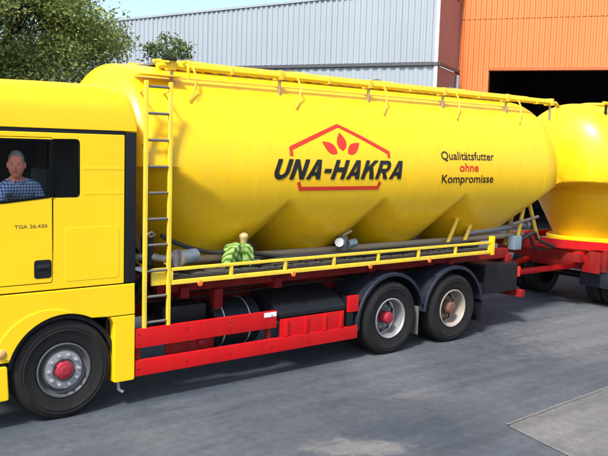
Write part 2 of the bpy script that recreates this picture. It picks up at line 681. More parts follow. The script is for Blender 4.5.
# return wall, brown, back to the orange hall
RA = math.atan2(9.85 - 8.652, 17.52 - 15.163)
RL = math.hypot(17.52 - 15.163, 9.85 - 8.652)
k = 0
while k < RL - 0.01:
    wall_box('return_panel', GO, RA, k + (.002 if k else .03), min(k + 0.88, RL) - .002, -0.02, 0.0 + .004 * (int(k) % 2), 5.60, 7.75, BRN, grey)
    wall_box('return_base_panel', GO, RA, k + (.002 if k else .03), min(k + 0.88, RL) - .002, -0.02, 0.0 + .004 * (int(k) % 2), 0.0, 5.47, BRN, grey)
    k += 0.88
wall_box('drip_band', GO, RA, 0.0, RL, -0.005, 0.06, 5.49, 5.585, BAND, grey)
wall_box('downpipe', GO, RA, RL - .42, RL - .30, 0.02, 0.13, 0.0, 5.4, GRY, grey, 0.03)
# roof and far side so the hall is a volume
bm = bmesh.new()
nb = Vector((0.914, 0.407, 0))
p = [GO + gv_ * GL, GO, GO + nb * 10, GO + gv_ * GL + nb * 10]
bm.faces.new([bm.verts.new((q.x, q.y, groof(GL if j in (0, 3) else 0) + (0.05 if j < 2 else 1.4))) for j, q in enumerate(p)])
finish('roof', bm, GRY, grey, 0)

# orange hall with the open gate
OO = Vector((18.025, 8.982, 0)); OA = R_(-60)
orange = thing('production_hall', 'orange corrugated metal hall with a wide open dark gateway', 'building', OO)
DW, DH, OT = 12.5, 5.60, 10.5
i = 0
s = -1.15
while s < 18:
    e = min(18, s + 1.0) if not (s < 0 < s + 1.0) else 0.0
    off = Vector((-0.866, -0.5, 0)) * (0.005 * (i % 2))
    corrugated('upper_panel', OO + off, OA, s, e, lambda q: 7.245, lambda q: OT, ORG, orange, 0.172, 0.055)
    over = (s >= -1e-3 and e <= DW + 1e-3)
    if s < DW < e:
        e = DW
        over = True
    corrugated('lower_panel', OO + off, OA, s, e, (lambda q: DH + .06) if over else (lambda q: 0.0), lambda q: 7.225, ORG, orange, 0.172, 0.055)
    s = e
    i += 1
wall_box('gate_lintel', OO, OA, -0.06, DW + .06, -0.3, 0.055, DH - 0.02, DH + 0.075, mat('orange_trim', (0.42, 0.11, 0.03), 0.5), orange, 0.008)
wall_box('seam_strip', OO, OA, -1.15, 18, -0.02, -0.004, 7.2, 7.27, mat('dark_orange_seam_trim', (0.5, 0.14, 0.035), 0.6), orange)  # darker orange strip behind the panel seam
wall_box('gate_jamb', OO, OA, -0.09, 0.0, -0.3, 0.05, 0.0, DH - .025, ORG, orange, 0.008)
wall_box('gate_jamb', OO, OA, DW, DW + .09, -0.3, 0.05, 0.0, DH - .025, ORG, orange, 0.008)
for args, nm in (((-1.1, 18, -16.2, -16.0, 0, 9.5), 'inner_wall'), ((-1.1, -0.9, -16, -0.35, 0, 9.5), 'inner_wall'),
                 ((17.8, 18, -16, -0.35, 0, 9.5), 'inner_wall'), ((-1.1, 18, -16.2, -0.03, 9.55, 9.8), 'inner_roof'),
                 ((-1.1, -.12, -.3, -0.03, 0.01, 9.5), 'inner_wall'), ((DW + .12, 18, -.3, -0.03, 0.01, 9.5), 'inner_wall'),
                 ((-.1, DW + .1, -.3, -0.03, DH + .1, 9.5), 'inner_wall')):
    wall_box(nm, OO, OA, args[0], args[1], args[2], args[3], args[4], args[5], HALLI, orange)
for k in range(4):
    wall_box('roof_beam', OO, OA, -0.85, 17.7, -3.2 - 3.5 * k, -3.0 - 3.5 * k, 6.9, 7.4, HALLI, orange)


# ------------------------------------------------------------------ tank vehicles: wheels
def tyre_profile(r):
    w = 0.30
    return [(0.292, 0.035), (0.31, 0.018), (0.36, 0.008), (0.42, 0.0), (0.425, -.003), (0.432, -.003), (0.436, 0.002), (0.455, 0.003), (0.458, -.001), (0.464, -.001), (0.468, 0.005), (r - .06, 0.006), (r - .028, 0.018), (r - .01, 0.034), (r, 0.06),
            (r, 0.1), (r - .014, 0.104), (r - .014, 0.114), (r, 0.118), (r, 0.146), (r - .014, 0.15), (r - .014, 0.16), (r, .164), (r, 0.2),
            (r, w - .06), (r - .01, w - .034), (r - .05, w - .01), (0.42, w), (0.31, w - .02), (0.292, w - .035)]


def wheel(parent, x, y, r, kind, zc=None):
    """wheel facing -Y with its outer sidewall at y"""
    zc = r - 0.012 if zc is None else zc
    bm = bmesh.new()
    lathe_y(bm, tyre_profile(r), x, y, zc, 64)
    bmesh.ops.recalc_face_normals(bm, faces=bm.faces)
    c = Vector((x, y + .15, zc))
    w = finish('wheel', bm, RUB, parent, 30)
    if kind == 'front':
        prof = [(0.291, 0.03), (0.293, 0.014), (0.278, 0.012), (0.268, 0.03), (0.262, 0.075), (0.24, 0.085), (0.222, 0.06), (0.205, 0.034), (0.12, 0.03), (0.0, 0.03)]
        bm = bmesh.new(); lathe_y(bm, prof, x, y, zc, 48); rim = finish('rim', bm, DRIM, w, 25)
        bm = bmesh.new(); lathe_y(bm, [(0.20, 0.03), (0.20, 0.02), (0.125, 0.016), (0.125, 0.03)], x, y, zc, 40)
        finish('nut_ring', bm, SIL, w, 25)
        nr, nd, nl, nm = 0.163, 0.018, 0.035, SIL
        bm = bmesh.new(); lathe_y(bm, [(0.098, 0.03), (0.096, 0.0), (0.085, -0.018), (0.05, -0.024), (0.045, -0.028), (0.0, -0.03)], x, y, zc, 32)
        finish('hub_cap', bm, HUBR, w, 30)
    else:
        rmat, hmat = (SIL, HUBR) if kind == 'silver' else (DUSTY, RUST)
        prof = [(0.291, 0.03), (0.294, 0.012), (0.280, 0.008), (0.266, 0.03), (0.262, 0.075), (0.255, 0.19), (0.235, 0.215), (0.20, 0.205), (0.11, 0.19), (0.0, 0.19)]
        bm = bmesh.new(); lathe_y(bm, prof, x, y, zc, 48); finish('rim', bm, rmat, w, 25)
        bm = bmesh.new(); lathe_y(bm, [(0.236, 0.21), (0.20, 0.20), (0.12, 0.185), (0.0, 0.185)], x, y, zc, 40); finish('wheel_disc', bm, DDISC if kind == 'silver' else RUST, w, 25)
        for k in range(10):
            a = 2 * PI * (k + .5) / 10
            bm = bmesh.new()
            lathe_y(bm, [(0.0, 0.198), (0.032, 0.198), (0.032, 0.22), (0.0, 0.22)], x + .208 * math.cos(a), y, zc + .208 * math.sin(a), 12)
            finish('hand_hole', bm, INK, w, 30)
        nr, nd, nl, nm = 0.150, 0.198, 0.04, rmat
        rr = 0.085 if kind == 'silver' else 0.10
        bm = bmesh.new(); lathe_y(bm, [(rr, 0.195), (rr, 0.06), (rr - .015, 0.03), (rr - .05, 0.022), (0, 0.02)], x, y, zc, 32)
        finish('hub_cap', bm, hmat, w, 30)
    bmn = None
    for k in range(10):
        a = 2 * PI * k / 10
        px, pz = x + nr * math.cos(a), zc + nr * math.sin(a)
        bm = bmesh.new()
        lathe_y(bm, [(0.022, nd), (0.022, nd - .012), (0.016, nd - .014), (0.015, nd - nl), (0.0, nd - nl - .004)], px, y, pz, 8)
        finish('wheel_nut', bm, nm, w, 30)
    return w


def arc_guard(name, cx, cz, r, a0, a1, y0, y1, material, parent, th=0.012, lip=0.05):
    """mudguard: bent sheet over a wheel with a turned-down outer lip"""
    bm = bmesh.new()
    secs = []
    n = 28
    for k in range(n + 1):
        a = R_(a0 + (a1 - a0) * k / n)
        c, s = math.cos(a), math.sin(a)
        prof = [(y0, r - lip), (y0, r - .012), (y0 + .012, r), (y1, r), (y1, r - th), (y0 + .024, r - th), (y0 + th, r - .03), (y0 + th, r - lip)]
        secs.append([(cx + q * c, y, cz + q * s) for y, q in prof])
    loft_sections(bm, secs, True, True)
    return finish(name, bm, material, parent, 35)


# ------------------------------------------------------------------ tank surface
def tank_bm(Xf, Xr, R, Zc, Yc, hop, zs, zb, r0, rs, bf, br, nexp=(2.4, 2.6), stretch=(1.0, 1.0), NX=240, NU=30, NL=46, RU=None, lift=(0, 0), front_t=None):
    RU = RU or R
    t = (rs - r0) / (zs - zb)

    def e(X):
        u = (X - Xf) / bf
        w = (Xr - X) / br
        a = 1.0
        if u < 1: a = max(0, 1 - (1 - max(u, 0)) ** nexp[0]) ** (1 / nexp[0])
        if w < 1: a = min(a, max(0, 1 - (1 - max(w, 0)) ** nexp[1]) ** (1 / nexp[1]))
        return a

    def wid(X, z):
        wc = math.sqrt(max(0, (R * e(X)) ** 2 - (Zc - z) ** 2))
        full = math.sqrt(max(0, R * R - (Zc - z) ** 2))
        zsx = zs + lift[0] * smoothstep(hop[0], Xf, X) + lift[1] * smoothstep(hop[-1] + .5, Xr, X)
        rho = r0 + (z - zb) * t
        best = 0
        for i, h in enumerate(hop):
            dx = X - h
            if i == 0 and dx < 0: dx /= stretch[0]
            if i == len(hop) - 1 and dx > 0: dx /= stretch[1]
            q = rho * rho - dx * dx
            if q > 0: best = max(best, math.sqrt(q))
        if z < zb: best = 0
        f = smoothstep(zsx - .10, zsx + .10, z)
        if z > zs: best = min(best, full)
        if front_t is not None:
            # hopper cones cutting the barrel: pointed valleys, front crease climbing towards the cab
            q = 0
            for i, h in enumerate(hop):
                dx = X - h
                k = smoothstep(.55, -.35, dx) if i == 0 else 0
                if i == len(hop) - 1 and dx > 0: dx /= stretch[1]
                rr = r0 + .06 * k + (z - zb) * (t + (front_t - t) * k)
                q = max(q, math.sqrt(max(0, rr * rr - dx * dx)) if rr > 0 else 0)
            g = smoothstep(1.85, 1.45, z)
            wq = wc + (max(q, wc) - wc) * g
            kk = .045
            hh = max(kk - abs(q - wq), 0) / kk
            return max(min(q, wq) - hh * hh * kk * .25, 0)
        return best * (1 - f) + wc * f
    bm = bmesh.new()
    secs = []
    for k in range(NX + 1):
        u = k / NX
        # denser towards the ends
        X = Xf + (Xr - Xf) * (0.75 * u + 0.25 * (0.5 - 0.5 * math.cos(PI * u)))
        ee = max(e(X), 0.002)
        row = []
        zlo = Zc
        for j in range(121):
            z = Zc - (Zc - zb) * j / 120
            if wid(X, z) > 0.012: zlo = z
            else: break
        near = []
        for j in range(NU):
            th = PI / 2 * (1 - j / NU)
            near.append((R * ee * math.cos(th), Zc + RU * ee * math.sin(th)))
        for j in range(NL + 1):
            z = Zc - (Zc - zlo) * j / NL
            near.append((max(wid(X, z), 0.002 if j < NL else 0.0), z))
        row = [(X, Yc - w, z) for w, z in near] + [(X, Yc + w, z) for w, z in near[-2:0:-1]]
        secs.append(row)
    loft_sections(bm, secs, True, True)
    bmesh.ops.remove_doubles(bm, verts=bm.verts, dist=0.0015)
    return bm


TY, TZ, TR, TRU = 1.25, 2.60, 1.20, 1.27       # tank axis and radius


def wrap(X, s, lift=0.006):
    a = s / (TR + .005) if s < 0 else s / (TRU + .005)
    return Vector((X, TY - (TR + lift) * math.cos(a), TZ + ((TR if s < 0 else TRU) + lift) * math.sin(a)))


def decal(name, polys, material, parent, lift=0.006):
    """flat polygons in (X, arc) printed on the tank flank"""
    bm = bmesh.new()
    for P in polys:
        vs = [bm.verts.new((x, s, 0)) for x, s in P]
        bm.faces.new(vs)
    bmesh.ops.triangulate(bm, faces=bm.faces)
    zs_ = [v.co.y for v in bm.verts]
    s = math.floor(min(zs_) / .03) * .03
    while s < max(zs_):
        bmesh.ops.bisect_plane(bm, geom=bm.verts[:] + bm.edges[:] + bm.faces[:], plane_co=(0, s, 0), plane_no=(0, 1, 0))
        s += .03
    for v in bm.verts:
        v.co = wrap(v.co.x, v.co.y, lift)
    bmesh.ops.recalc_face_normals(bm, faces=bm.faces)
    return finish(name, bm, material, parent, 40)


def stroke(pts, w):
    """polyline as joined quads with mitred corners"""
    P = [Vector(p) for p in pts]
    L, Rr = [], []
    for i, p in enumerate(P):
        ds = []
        if i > 0: ds.append((p - P[i - 1]).normalized())
        if i < len(P) - 1: ds.append((P[i + 1] - p).normalized())
        ns = [Vector((-d.y, d.x)) for d in ds]
        n = sum(ns, Vector((0, 0))).normalized()
        k = w / 2 / max(0.4, n.dot(ns[0]))
        L.append(p + n * k); Rr.append(p - n * k)
    return [[tuple(L[i]), tuple(L[i + 1]), tuple(Rr[i + 1]), tuple(Rr[i])] for i in range(len(P) - 1)]


def arcq(cx, cy, ro, ri, a0, a1, n=8, sy=1.0):
    out = []
    for k in range(n):
        a, b = R_(a0 + (a1 - a0) * k / n), R_(a0 + (a1 - a0) * (k + 1) / n)
        out.append([(cx + ro[0] * math.cos(a), cy + ro[1] * math.sin(a)), (cx + ro[0] * math.cos(b), cy + ro[1] * math.sin(b)),
                    (cx + ri[0] * math.cos(b), cy + ri[1] * math.sin(b)), (cx + ri[0] * math.cos(a), cy + ri[1] * math.sin(a))])
    return out


W_ = 0.30     # stroke width of the heavy letters, letter box 1 x 1
LET = {
    'U': [[(0, .42), (W_, .42), (W_, 1), (0, 1)], [(1 - W_, .42), (1, .42), (1, 1), (1 - W_, 1)]] + arcq(.5, .42, (.5, .42), (.2, .19), 180, 360, 12),
    'N': [[(0, 0), (W_, 0), (W_, 1), (0, 1)], [(1 - W_, 0), (1, 0), (1, 1), (1 - W_, 1)], [(W_, .62), (1 - W_, 0), (1 - W_, .38), (W_, 1)]],
    'A': [[(0, 0), (.31, 0), (.57, .78), (.57, 1), (.36, 1)], [(.70, 0), (1.02, 0), (.70, 1), (.57, 1), (.57, .78 - .36)], [(.27, .18), (.72, .18), (.68, .38), (.33, .38)]],
    'H': [[(0, 0), (W_, 0), (W_, 1), (0, 1)], [(1 - W_, 0), (1, 0), (1, 1), (1 - W_, 1)], [(W_, .38), (1 - W_, .38), (1 - W_, .62), (W_, .62)]],
    'K': [[(0, 0), (W_, 0), (W_, 1), (0, 1)], [(W_, .32), (.46, .50), (1.0, 1), (.64, 1), (W_, .66)], [(.46, .50), (.66, .69), (1.05, 0), (.69, 0)]],
    'R': [[(0, 0), (W_, 0), (W_, 1), (0, 1)], [(W_, .80), (.62, .80), (.62, 1), (W_, 1)], [(W_, .36), (.62, .36), (.62, .56), (W_, .56)]]
         + arcq(.62, .68, (.36, .32), (.08, .12), -90, 90, 10) + [[(.42, .37), (.70, .38), (1.02, 0), (.68, 0)]],
    '-': [[(0, .32), (1, .32), (1, .54), (0, .54)]],
}


def heavy_word(word, X0, X1, s0, s1, shear):
    h = s1 - s0
    widths = [0.5 if ch == '-' else 1.0 for ch in word]
    gap = 0.13
    tot = sum(widths) + gap * (len(word) - 1)
    unit = (X1 - X0 - shear * h) / tot
    out = []
    x = X0
    for ch, w in zip(word, widths):
        polys = []
        for P in LET[ch]:
            polys.append([(x + u * w * unit + shear * v * h, s0 + v * h) for u, v in P])
        out.append((ch, polys))
        x += (w + gap) * unit
    return out


def text_polys(body, width, height, X0, s0, weight=0.0):
    """text in Blender's built-in font as polygons, fitted to a box"""
    cu = bpy.data.curves.new('tmp', 'FONT')
    cu.body = body
    cu.offset = weight
    cu.resolution_u = 3
    ob = bpy.data.objects.new('tmp', cu)
    C.objects.link(ob)
    me = bpy.data.meshes.new_from_object(ob)
    bpy.data.objects.remove(ob)
    bpy.data.curves.remove(cu)
    xs = [v.co.x for v in me.vertices]
    x0, x1 = min(xs), max(xs)
    cap = 0.70
    polys = [[(X0 + (me.vertices[i].co.x - x0) / (x1 - x0) * width, s0 + me.vertices[i].co.y / cap * height) for i in f.vertices] for f in me.polygons]
    bpy.data.meshes.remove(me)
    return polys


# ================================================================== THE TRUCK
truck = thing('tanker_truck', 'yellow three-axle bulk tanker truck with red side guards, driver at the cab window', 'tanker truck', (3.0, 1.25, 0))
WB = 4.826
AX3 = WB + 1.35

# --- tank
HOP = (2.15, 3.85, 5.55, 7.30)
bm = tank_bm(0.76, 9.34, TR, TZ, TY, HOP, 2.15, 1.20, 0.32, 1.33, 0.45, 0.95, nexp=(3.6, 2.6), stretch=(0.95, 1.42), RU=TRU, lift=(.0, .40), NL=64, front_t=.74)
tank = finish('tank', bm, YELT, truck, 28)
for X in (8.42,):       # weld rings
    pts = []
    for k in range(33):
        a = R_(-12 + 204 * k / 32)
        pts.append((X, TY - (TR + .001) * math.cos(a), TZ + ((TRU if a > 0 and a < PI else TR) + .001) * math.sin(a)))
    tube_obj('weld_seam', pts, 0.003, YELT, tank, 6)

# --- lettering and emblem on the flank
for ch, polys in heavy_word('UNA-HAKRA', 2.655, 5.03, -0.084, 0.174, 0.42):
    decal({'-': 'hyphen'}.get(ch, 'letter'), polys, INK, tank, 0.007)
decal('emblem_roof_line', stroke([(2.972, 0.215), (2.972, 0.315), (3.837, 0.655), (4.692, 0.285), (4.692, 0.215)], 0.052), INKR, tank, 0.005)
decal('emblem_base_line', stroke([(3.085, -0.118), (3.125, -0.205), (4.490, -0.205), (4.530, -0.118)], 0.052), INKR, tank, 0.005)


def leaf_poly(a, b, w):
    a, b = Vector(a), Vector(b)
    d = b - a
    n = Vector((-d.y, d.x)).normalized()
    out = []
    for t in np.linspace(0, 1, 9):
        out.append(tuple(a + d * t + n * w * math.sin(PI * t ** 0.8)))
    for t in np.linspace(1, 0, 9)[1:-1]:
        out.append(tuple(a + d * t - n * w * math.sin(PI * t ** 0.8)))
    return out


decal('emblem_leaf', [leaf_poly((3.845, 0.295), (3.835, 0.555), 0.085)], INKR, tank, 0.005)
decal('emblem_leaf', [leaf_poly((3.745, 0.262), (3.50, 0.415), 0.068)], INKR, tank, 0.005)
decal('emblem_leaf', [leaf_poly((3.93, 0.262), (4.16, 0.415), 0.068)], INKR, tank, 0.005)
decal('slogan_line', text_polys('Qualitätsfutter', 1.24, 0.125, 5.785, 0.205, 0.012), INK, tank, 0.005)
decal('slogan_line', text_polys('ohne', 0.45, 0.125, 6.19, 0.03, 0.02), INKR, tank, 0.005)
decal('slogan_line', text_polys('Kompromisse', 1.22, 0.125, 5.80, -0.145, 0.012), INK, tank, 0.005)

# --- top rail, posts and stays
RY, RZ = 0.50, 3.83
top_rail = tube_obj('top_rail', [(1.30, RY, RZ - .02), (1.36, RY, RZ), (5, RY, RZ), (9.25, RY, RZ), (9.40, RY + .05, RZ - .05)], 0.036, YEL, truck, 12)
tube_obj('top_rail', [(1.30, RY + .10, RZ + .05), (9.3, RY + .10, RZ + .05)], 0.022, YELR, truck, 8)
for i in range(6):
    X = 1.50 + 1.585 * i
    if X > 9.2: X = 9.1
    ys = TY - 0.80
    bbox('rail_post', (X - .012, X + .012, RY - .01, RY + .03, 3.52, RZ - .02), PIPE, truck, 0.004)
    if i == 5: continue
    pts = spline([(X + .26, RY - .035, RZ), (X + .27, RY - .10, RZ - .14), (X + .22, RY - .13, RZ - .28), (X + .12, RY - .20, RZ - .40)], 6)
    tube_obj('rail_stay', pts, 0.013, YELR, truck, 8)
# walkway along the crown of the tank and manhole lids
for y in (0.86, 1.64):
    bbox('walkway_edge', (1.5, 8.9, y - .02, y + .02, TZ + TRU - .02, TZ + TRU + .07), YELR, truck, 0.005)
for k in range(36):
    X = 1.55 + k * 0.205
    bbox('walkway_slat', (X, X + .16, 0.885, 1.615, TZ + TRU + .012, TZ + TRU + .035), DSTEEL, truck, 0.0)
for X in HOP:
    bm = bmesh.new()
    n = 32
    secs = []
    for r, z in ((0.27, -.06), (0.27, .02), (0.31, .022), (0.31, .045), (0.26, .065), (0.10, .085), (0.001, .09)):
        secs.append([(X + r * math.cos(2 * PI * k / n), TY + r * math.sin(2 * PI * k / n), TZ + TRU + .03 + z) for k in range(n)])
    loft_sections(bm, secs, True, True)
    lid = finish('manhole_lid', bm, YELR, truck, 35)
    tube_obj('lid_clamp', [(X - .34, TY, TZ + TRU + .07), (X, TY, TZ + TRU + .135), (X + .34, TY, TZ + TRU + .07)], 0.014, DSTEEL, lid, 8)
# platform at the head of the ladder
bbox('ladder_platform', (1.05, 1.6, 0.42, 0.62, 3.70, 3.715), YELR, truck, 0.004)
for x0 in (1.58,):
    tube_obj('grab_handle', spline([(x0, 0.26, 3.67), (x0, 0.27, 3.80), (x0 + .05, 0.34, 3.88), (x0 + .05, 0.50, 3.87)], 5), 0.016, YEL, truck, 8)
bbox('valve_cover', (1.36, 1.52, 0.42, 0.50, 3.885, 3.91), BLK, truck, 0.008)

# --- ladder
lad = bbox('ladder_rail', (0.90, 0.940, 0.00, 0.045, 0.86, 3.60), YELR, truck, 0.008)
bbox('ladder_rail', (1.20, 1.240, 0.00, 0.045, 0.86, 3.60), YELR, truck, 0.008)
for i in range(10):
    z = 0.92 + 0.291 * i
    tube_obj('ladder_rung', [(0.946, 0.022, z), (1.194, 0.022, z)], 0.016, DSTEEL, truck, 8)
for z in (1.55, 2.9, 3.5):
    for x in (0.92, 1.22):
        tube_obj('ladder_bracket', [(x, 0.045, z), (x + .12, 0.50 if z < 3 else .4, z)], 0.014, YELR, truck, 6)

# --- catwalk rails, posts, deck
X0c, X1c = 1.25, 6.97
bbox('catwalk_rail', (X0c, X1c + .03, 0.0, 0.045, 1.325, 1.375), YELR, truck, 0.006)
bbox('catwalk_rail', (X0c, X1c + .03, 0.0, 0.04, 1.485, 1.52), YELR, truck, 0.006)
for i in range(8):
    X = X0c + (X1c - X0c) * i / 7
    bbox('rail_post', (X - .02, X + .02, 0.004, 0.038, 1.376, 1.484), YELR, truck, 0.003)
bbox('rail_end_plate', (X1c + .032, X1c + .11, -.004, 0.06, 1.30, 1.60), YEL, truck, 0.006)
bbox('corner_plate', (1.02, 1.24, 0.05, 0.075, 1.325, 1.52), YELR, truck, 0.004)
bbox('catwalk_deck', (1.25, 7.0, 0.06, 0.62, 1.375, 1.40), DECK, truck, 0.004)
for i in range(22):
    X = 1.32 + .258 * i
    bbox('deck_tread', (X, X + .20, 0.09, 0.58, 1.402, 1.412), DECK, truck, 0.0)
bbox('sub_frame', (1.25, 7.9, 0.34, 0.46, 1.16, 1.32), REDD, truck, 0.01)
bbox('sub_frame', (1.25, 7.9, 2.28, 2.40, 1.16, 1.32), REDD, truck, 0.01)
for i, px in enumerate((1.62, 3.0, 4.35, 5.55)):
    bm = bmesh.new()
    lathe_y(bm, [(0.0, 0), (0.03, 0), (0.036, -.008), (0.03, -.018), (0.0, -.02)], px, 0.0, 1.312, 14)
    finish('side_marker', bm, LENS, truck, 40)

# --- pipes and fittings along the deck
tube_obj('discharge_pipe', [(1.75, .56, 1.50), (4.5, .56, 1.49), (8.6, .58, 1.50)], 0.050, PIPE, truck, 14)
tube_obj('air_hose', spline([(1.26, .28, 1.86), (1.55, .30, 1.73), (1.95, .32, 1.62), (2.4, .30, 1.60), (3.0, .32, 1.50), (3.8, .3, 1.47), (5.2, .28, 1.46), (6.8, .30, 1.50)], 8), 0.028, HOSE, truck, 10)
tube_obj('air_hose', spline([(2.5, .18, 1.45), (3.4, .2, 1.50), (4.6, .2, 1.445), (5.8, .18, 1.47), (6.9, .2, 1.44)], 8), 0.034, HOSE, truck, 10)
for i, X in enumerate(HOP):
    bm = bmesh.new()
    n = 28
    secs = []
    for r, z in ((0.225, 1.30), (0.225, 1.22), (0.27, 1.215), (0.27, 1.175), (0.16, 1.17), (0.13, 1.02)):
        secs.append([(X + r * math.cos(2 * PI * k / n), TY + r * math.sin(2 * PI * k / n), z) for k in range(n)])
    loft_sections(bm, secs, True, True)
    finish('hopper_outlet', bm, STEEL, truck, 35)
    tube_obj('outlet_pipe', spline([(X, TY, 1.10), (X, TY - .3, 1.12), (X + .05, .78, 1.28), (X + .12, .58, 1.48)], 6), 0.045, PIPE, truck, 12)
# valve cluster behind the ladder and pipe ends
tube_obj('pipe_stub', [(1.42, .16, 1.60), (1.72, .30, 1.60)], 0.085, BLUEG, truck, 18)
tube_obj('pipe_stub_flange', [(1.40, .155, 1.60), (1.44, .17, 1.60)], 0.105, STEEL, truck, 18)
tube_obj('valve_body', [(1.05, .22, 1.55), (1.05, .22, 1.86)], 0.075, BLK, truck, 14)
tube_obj('valve_wheel', [(1.00, .13, 1.90), (1.05, .12, 1.93), (1.10, .13, 1.90), (1.05, .14, 1.87), (1.0, .13, 1.90)], 0.014, STEEL, truck, 8)
tube_obj('valve_pipe', spline([(0.90, .30, 1.62), (1.05, .20, 1.64), (1.25, .20, 1.60), (1.45, .3, 1.60)], 6), 0.045, STEEL, truck, 12)
tube_obj('valve_pipe', spline([(0.95, .35, 1.10), (1.02, .28, 1.35), (1.12, .25, 1.55)], 6), 0.05, BLK, truck, 12)
# second valve (white capped) amidships
bbox('light_block_panel', (1.3, 8.0, 2.05, 2.09, 1.22, 1.95), BLK, truck, 0.0)  # black panel added on the far side to block light behind the hoppers
bbox('light_block_beam', (1.3, 8.0, 1.12, 1.38, 1.05, 1.16), BLK, truck, 0.0)  # added black beam, keeps light from showing through under the tank
vb = tube_obj('vent_valve', [(4.20, .42, 1.50), (4.20, .42, 1.70)], 0.07, DSTEEL, truck, 16)
tube_obj('valve_cap', [(4.11, .36, 1.62), (4.03, .30, 1.63)], 0.062, mat('dull_valve_cap', (.45, .46, .47), .5), vb, 16)
tube_obj('valve_lever', [(4.20, .42, 1.70), (4.30, .34, 1.78)], 0.02, PIPE, vb, 8)
tube_obj('hose_coupling', [(4.28, .40, 1.58), (4.42, .40, 1.60)], 0.06, BLUEG, truck, 14)
# yellow braces under the rear hopper
for X in (6.62, 7.02):
    tube_obj('tank_brace', [(X - .22, .42, 1.42), (X + .10, .46, 1.92)], 0.034, YELR, truck, 8)
# tailing pipe frame at the back
tube_obj('rear_pipe', [(7.0, .52, 1.60), (8.75, .62, 1.66)], 0.05, STEEL, truck, 16)
tube_obj('rear_pipe_flange', [(8.70, .617, 1.66), (8.78, .622, 1.66)], 0.085, STEEL, truck, 18)
for a, b_ in (((8.25, .45, 1.30), (8.62, .55, 2.25)), ((9.05, .55, 1.35), (8.62, .55, 2.25)), ((8.35, .75, 1.3), (8.7, .8, 2.2))):
    tube_obj('rear_brace', [a, b_], 0.035, YELR, truck, 8)
tube_obj('rear_brace', [(8.05, .40, 1.72), (9.0, .55, 1.80)], 0.028, STEEL, truck, 8)
tube_obj('coupling_hose', spline([(8.3, .5, 1.35), (8.6, .35, 1.55), (8.9, .45, 1.40), (9.5, .6, 1.25), (10.1, .8, 1.15)], 8), 0.03, HOSE, truck, 10)
tube_obj('coupling_hose', spline([(8.2, .6, 1.25), (8.7, .55, 1.5), (9.2, .7, 1.2), (10.1, .95, 1.12)], 8), 0.025, HOSE, truck, 10)
bbox('coupling_socket', (8.02, 8.22, .30, .45, 1.28, 1.52), BLUEG, truck, 0.03)

# --- chassis
for y in (0.82, 1.60):
    bbox('chassis_rail', (-1.0, 8.0, y, y + .08, 0.80, 1.08), REDD, truck, 0.01)
for X in (1.2, 2.3, 3.4, 4.2, 5.5, 6.9, 7.9):
    bbox('cross_member', (X - .05, X + .05, 0.905, 1.595, 0.86, 1.02), REDD, truck, 0.01)
for X in (1.6, 3.0, 4.7, 6.4, 7.9):
    bbox('tank_saddle', (X - .06, X + .06, 0.30, 2.20, 1.085, 1.22), REDD, truck, 0.01)
bbox('saddle_post', (2.02, 2.14, 0.30, 0.42, 0.86, 1.155), REDD, truck, 0.01)
bbox('battery_box', (1.3, 1.9, 0.30, 0.78, 0.55, 1.0), BLK, truck, 0.03)
tube_obj('fuel_tank', [(1.98, 0.50, 0.68), (2.66, .50, 0.68)], 0.30, BLK, truck, 28)
for X in (0.0, WB, AX3):
    tube_obj('axle', [(X, .30, .51), (X, 2.2, .51)], 0.07, BLK, truck, 12)

# --- side guards
SG = [(0.80, 2.74, 0.645, 0.855), (0.80, 4.16, 0.325, 0.50)]
bbox('side_guard_rail', (0.80, 2.76, 0.0, 0.05, 0.645, 0.865), RED, truck, 0.012)
bbox('side_guard_rail', (0.80, 4.16, 0.0, 0.05, 0.325, 0.505), RED, truck, 0.012)
for X in (0.86, 2.68):
    bbox('guard_bracket', (X - .03, X + .03, 0.052, 0.10, 0.40, 0.80), REDD, truck, 0.005)
bbox('guard_backing', (1.25, 1.9, 0.12, 0.15, 0.46, 0.70), REDD, truck, 0.005)
bm = bmesh.new()
lathe_y(bm, [(0.0, 0.0), (0.035, 0.0), (0.04, -.012), (0.03, -.02), (0.0, -.022)], 1.72, 0.118, 0.575, 16)
finish('guard_reflector', bm, HUBR, truck, 40)
bbox('white_sticker', (2.56, 2.75, -0.004, -0.001, 0.795, 0.853), WHITE, truck, 0.0)
# locker with ribbed red front and dark lid
bbox('locker_front', (2.84, 3.92, 0.02, 0.06, 0.507, 0.735), RED, truck, 0.01)
for X in (2.93, 3.25, 3.57, 3.86):
    bbox('locker_rib', (X - .025, X + .025, 0.0, 0.022, 0.51, 0.72), RED, truck, 0.005)
bm = bmesh.new()
prof = [(0.03, 0.755), (0.03, 0.80), (0.09, 0.86), (0.25, 0.95), (0.55, 1.03), (0.62, 1.03), (0.62, 0.755)]
loft_sections(bm, [[(x, y, z) for y, z in prof] for x in (2.80, 3.94)], True, True)
finish('locker_lid', bm, BLK, truck, 30)
bbox('guard_end', (3.98, 4.17, 0.0, 0.05, 0.70, 0.93), RED, truck, 0.02)
bbox('guard_hinge', (3.98, 4.08, 0.01, 0.045, 0.51, 0.69), BLK, truck, 0.01)
bbox('guard_bracket', (4.0, 4.1, 0.06, 0.5, 0.42, 0.9), BLK, truck, 0.01)

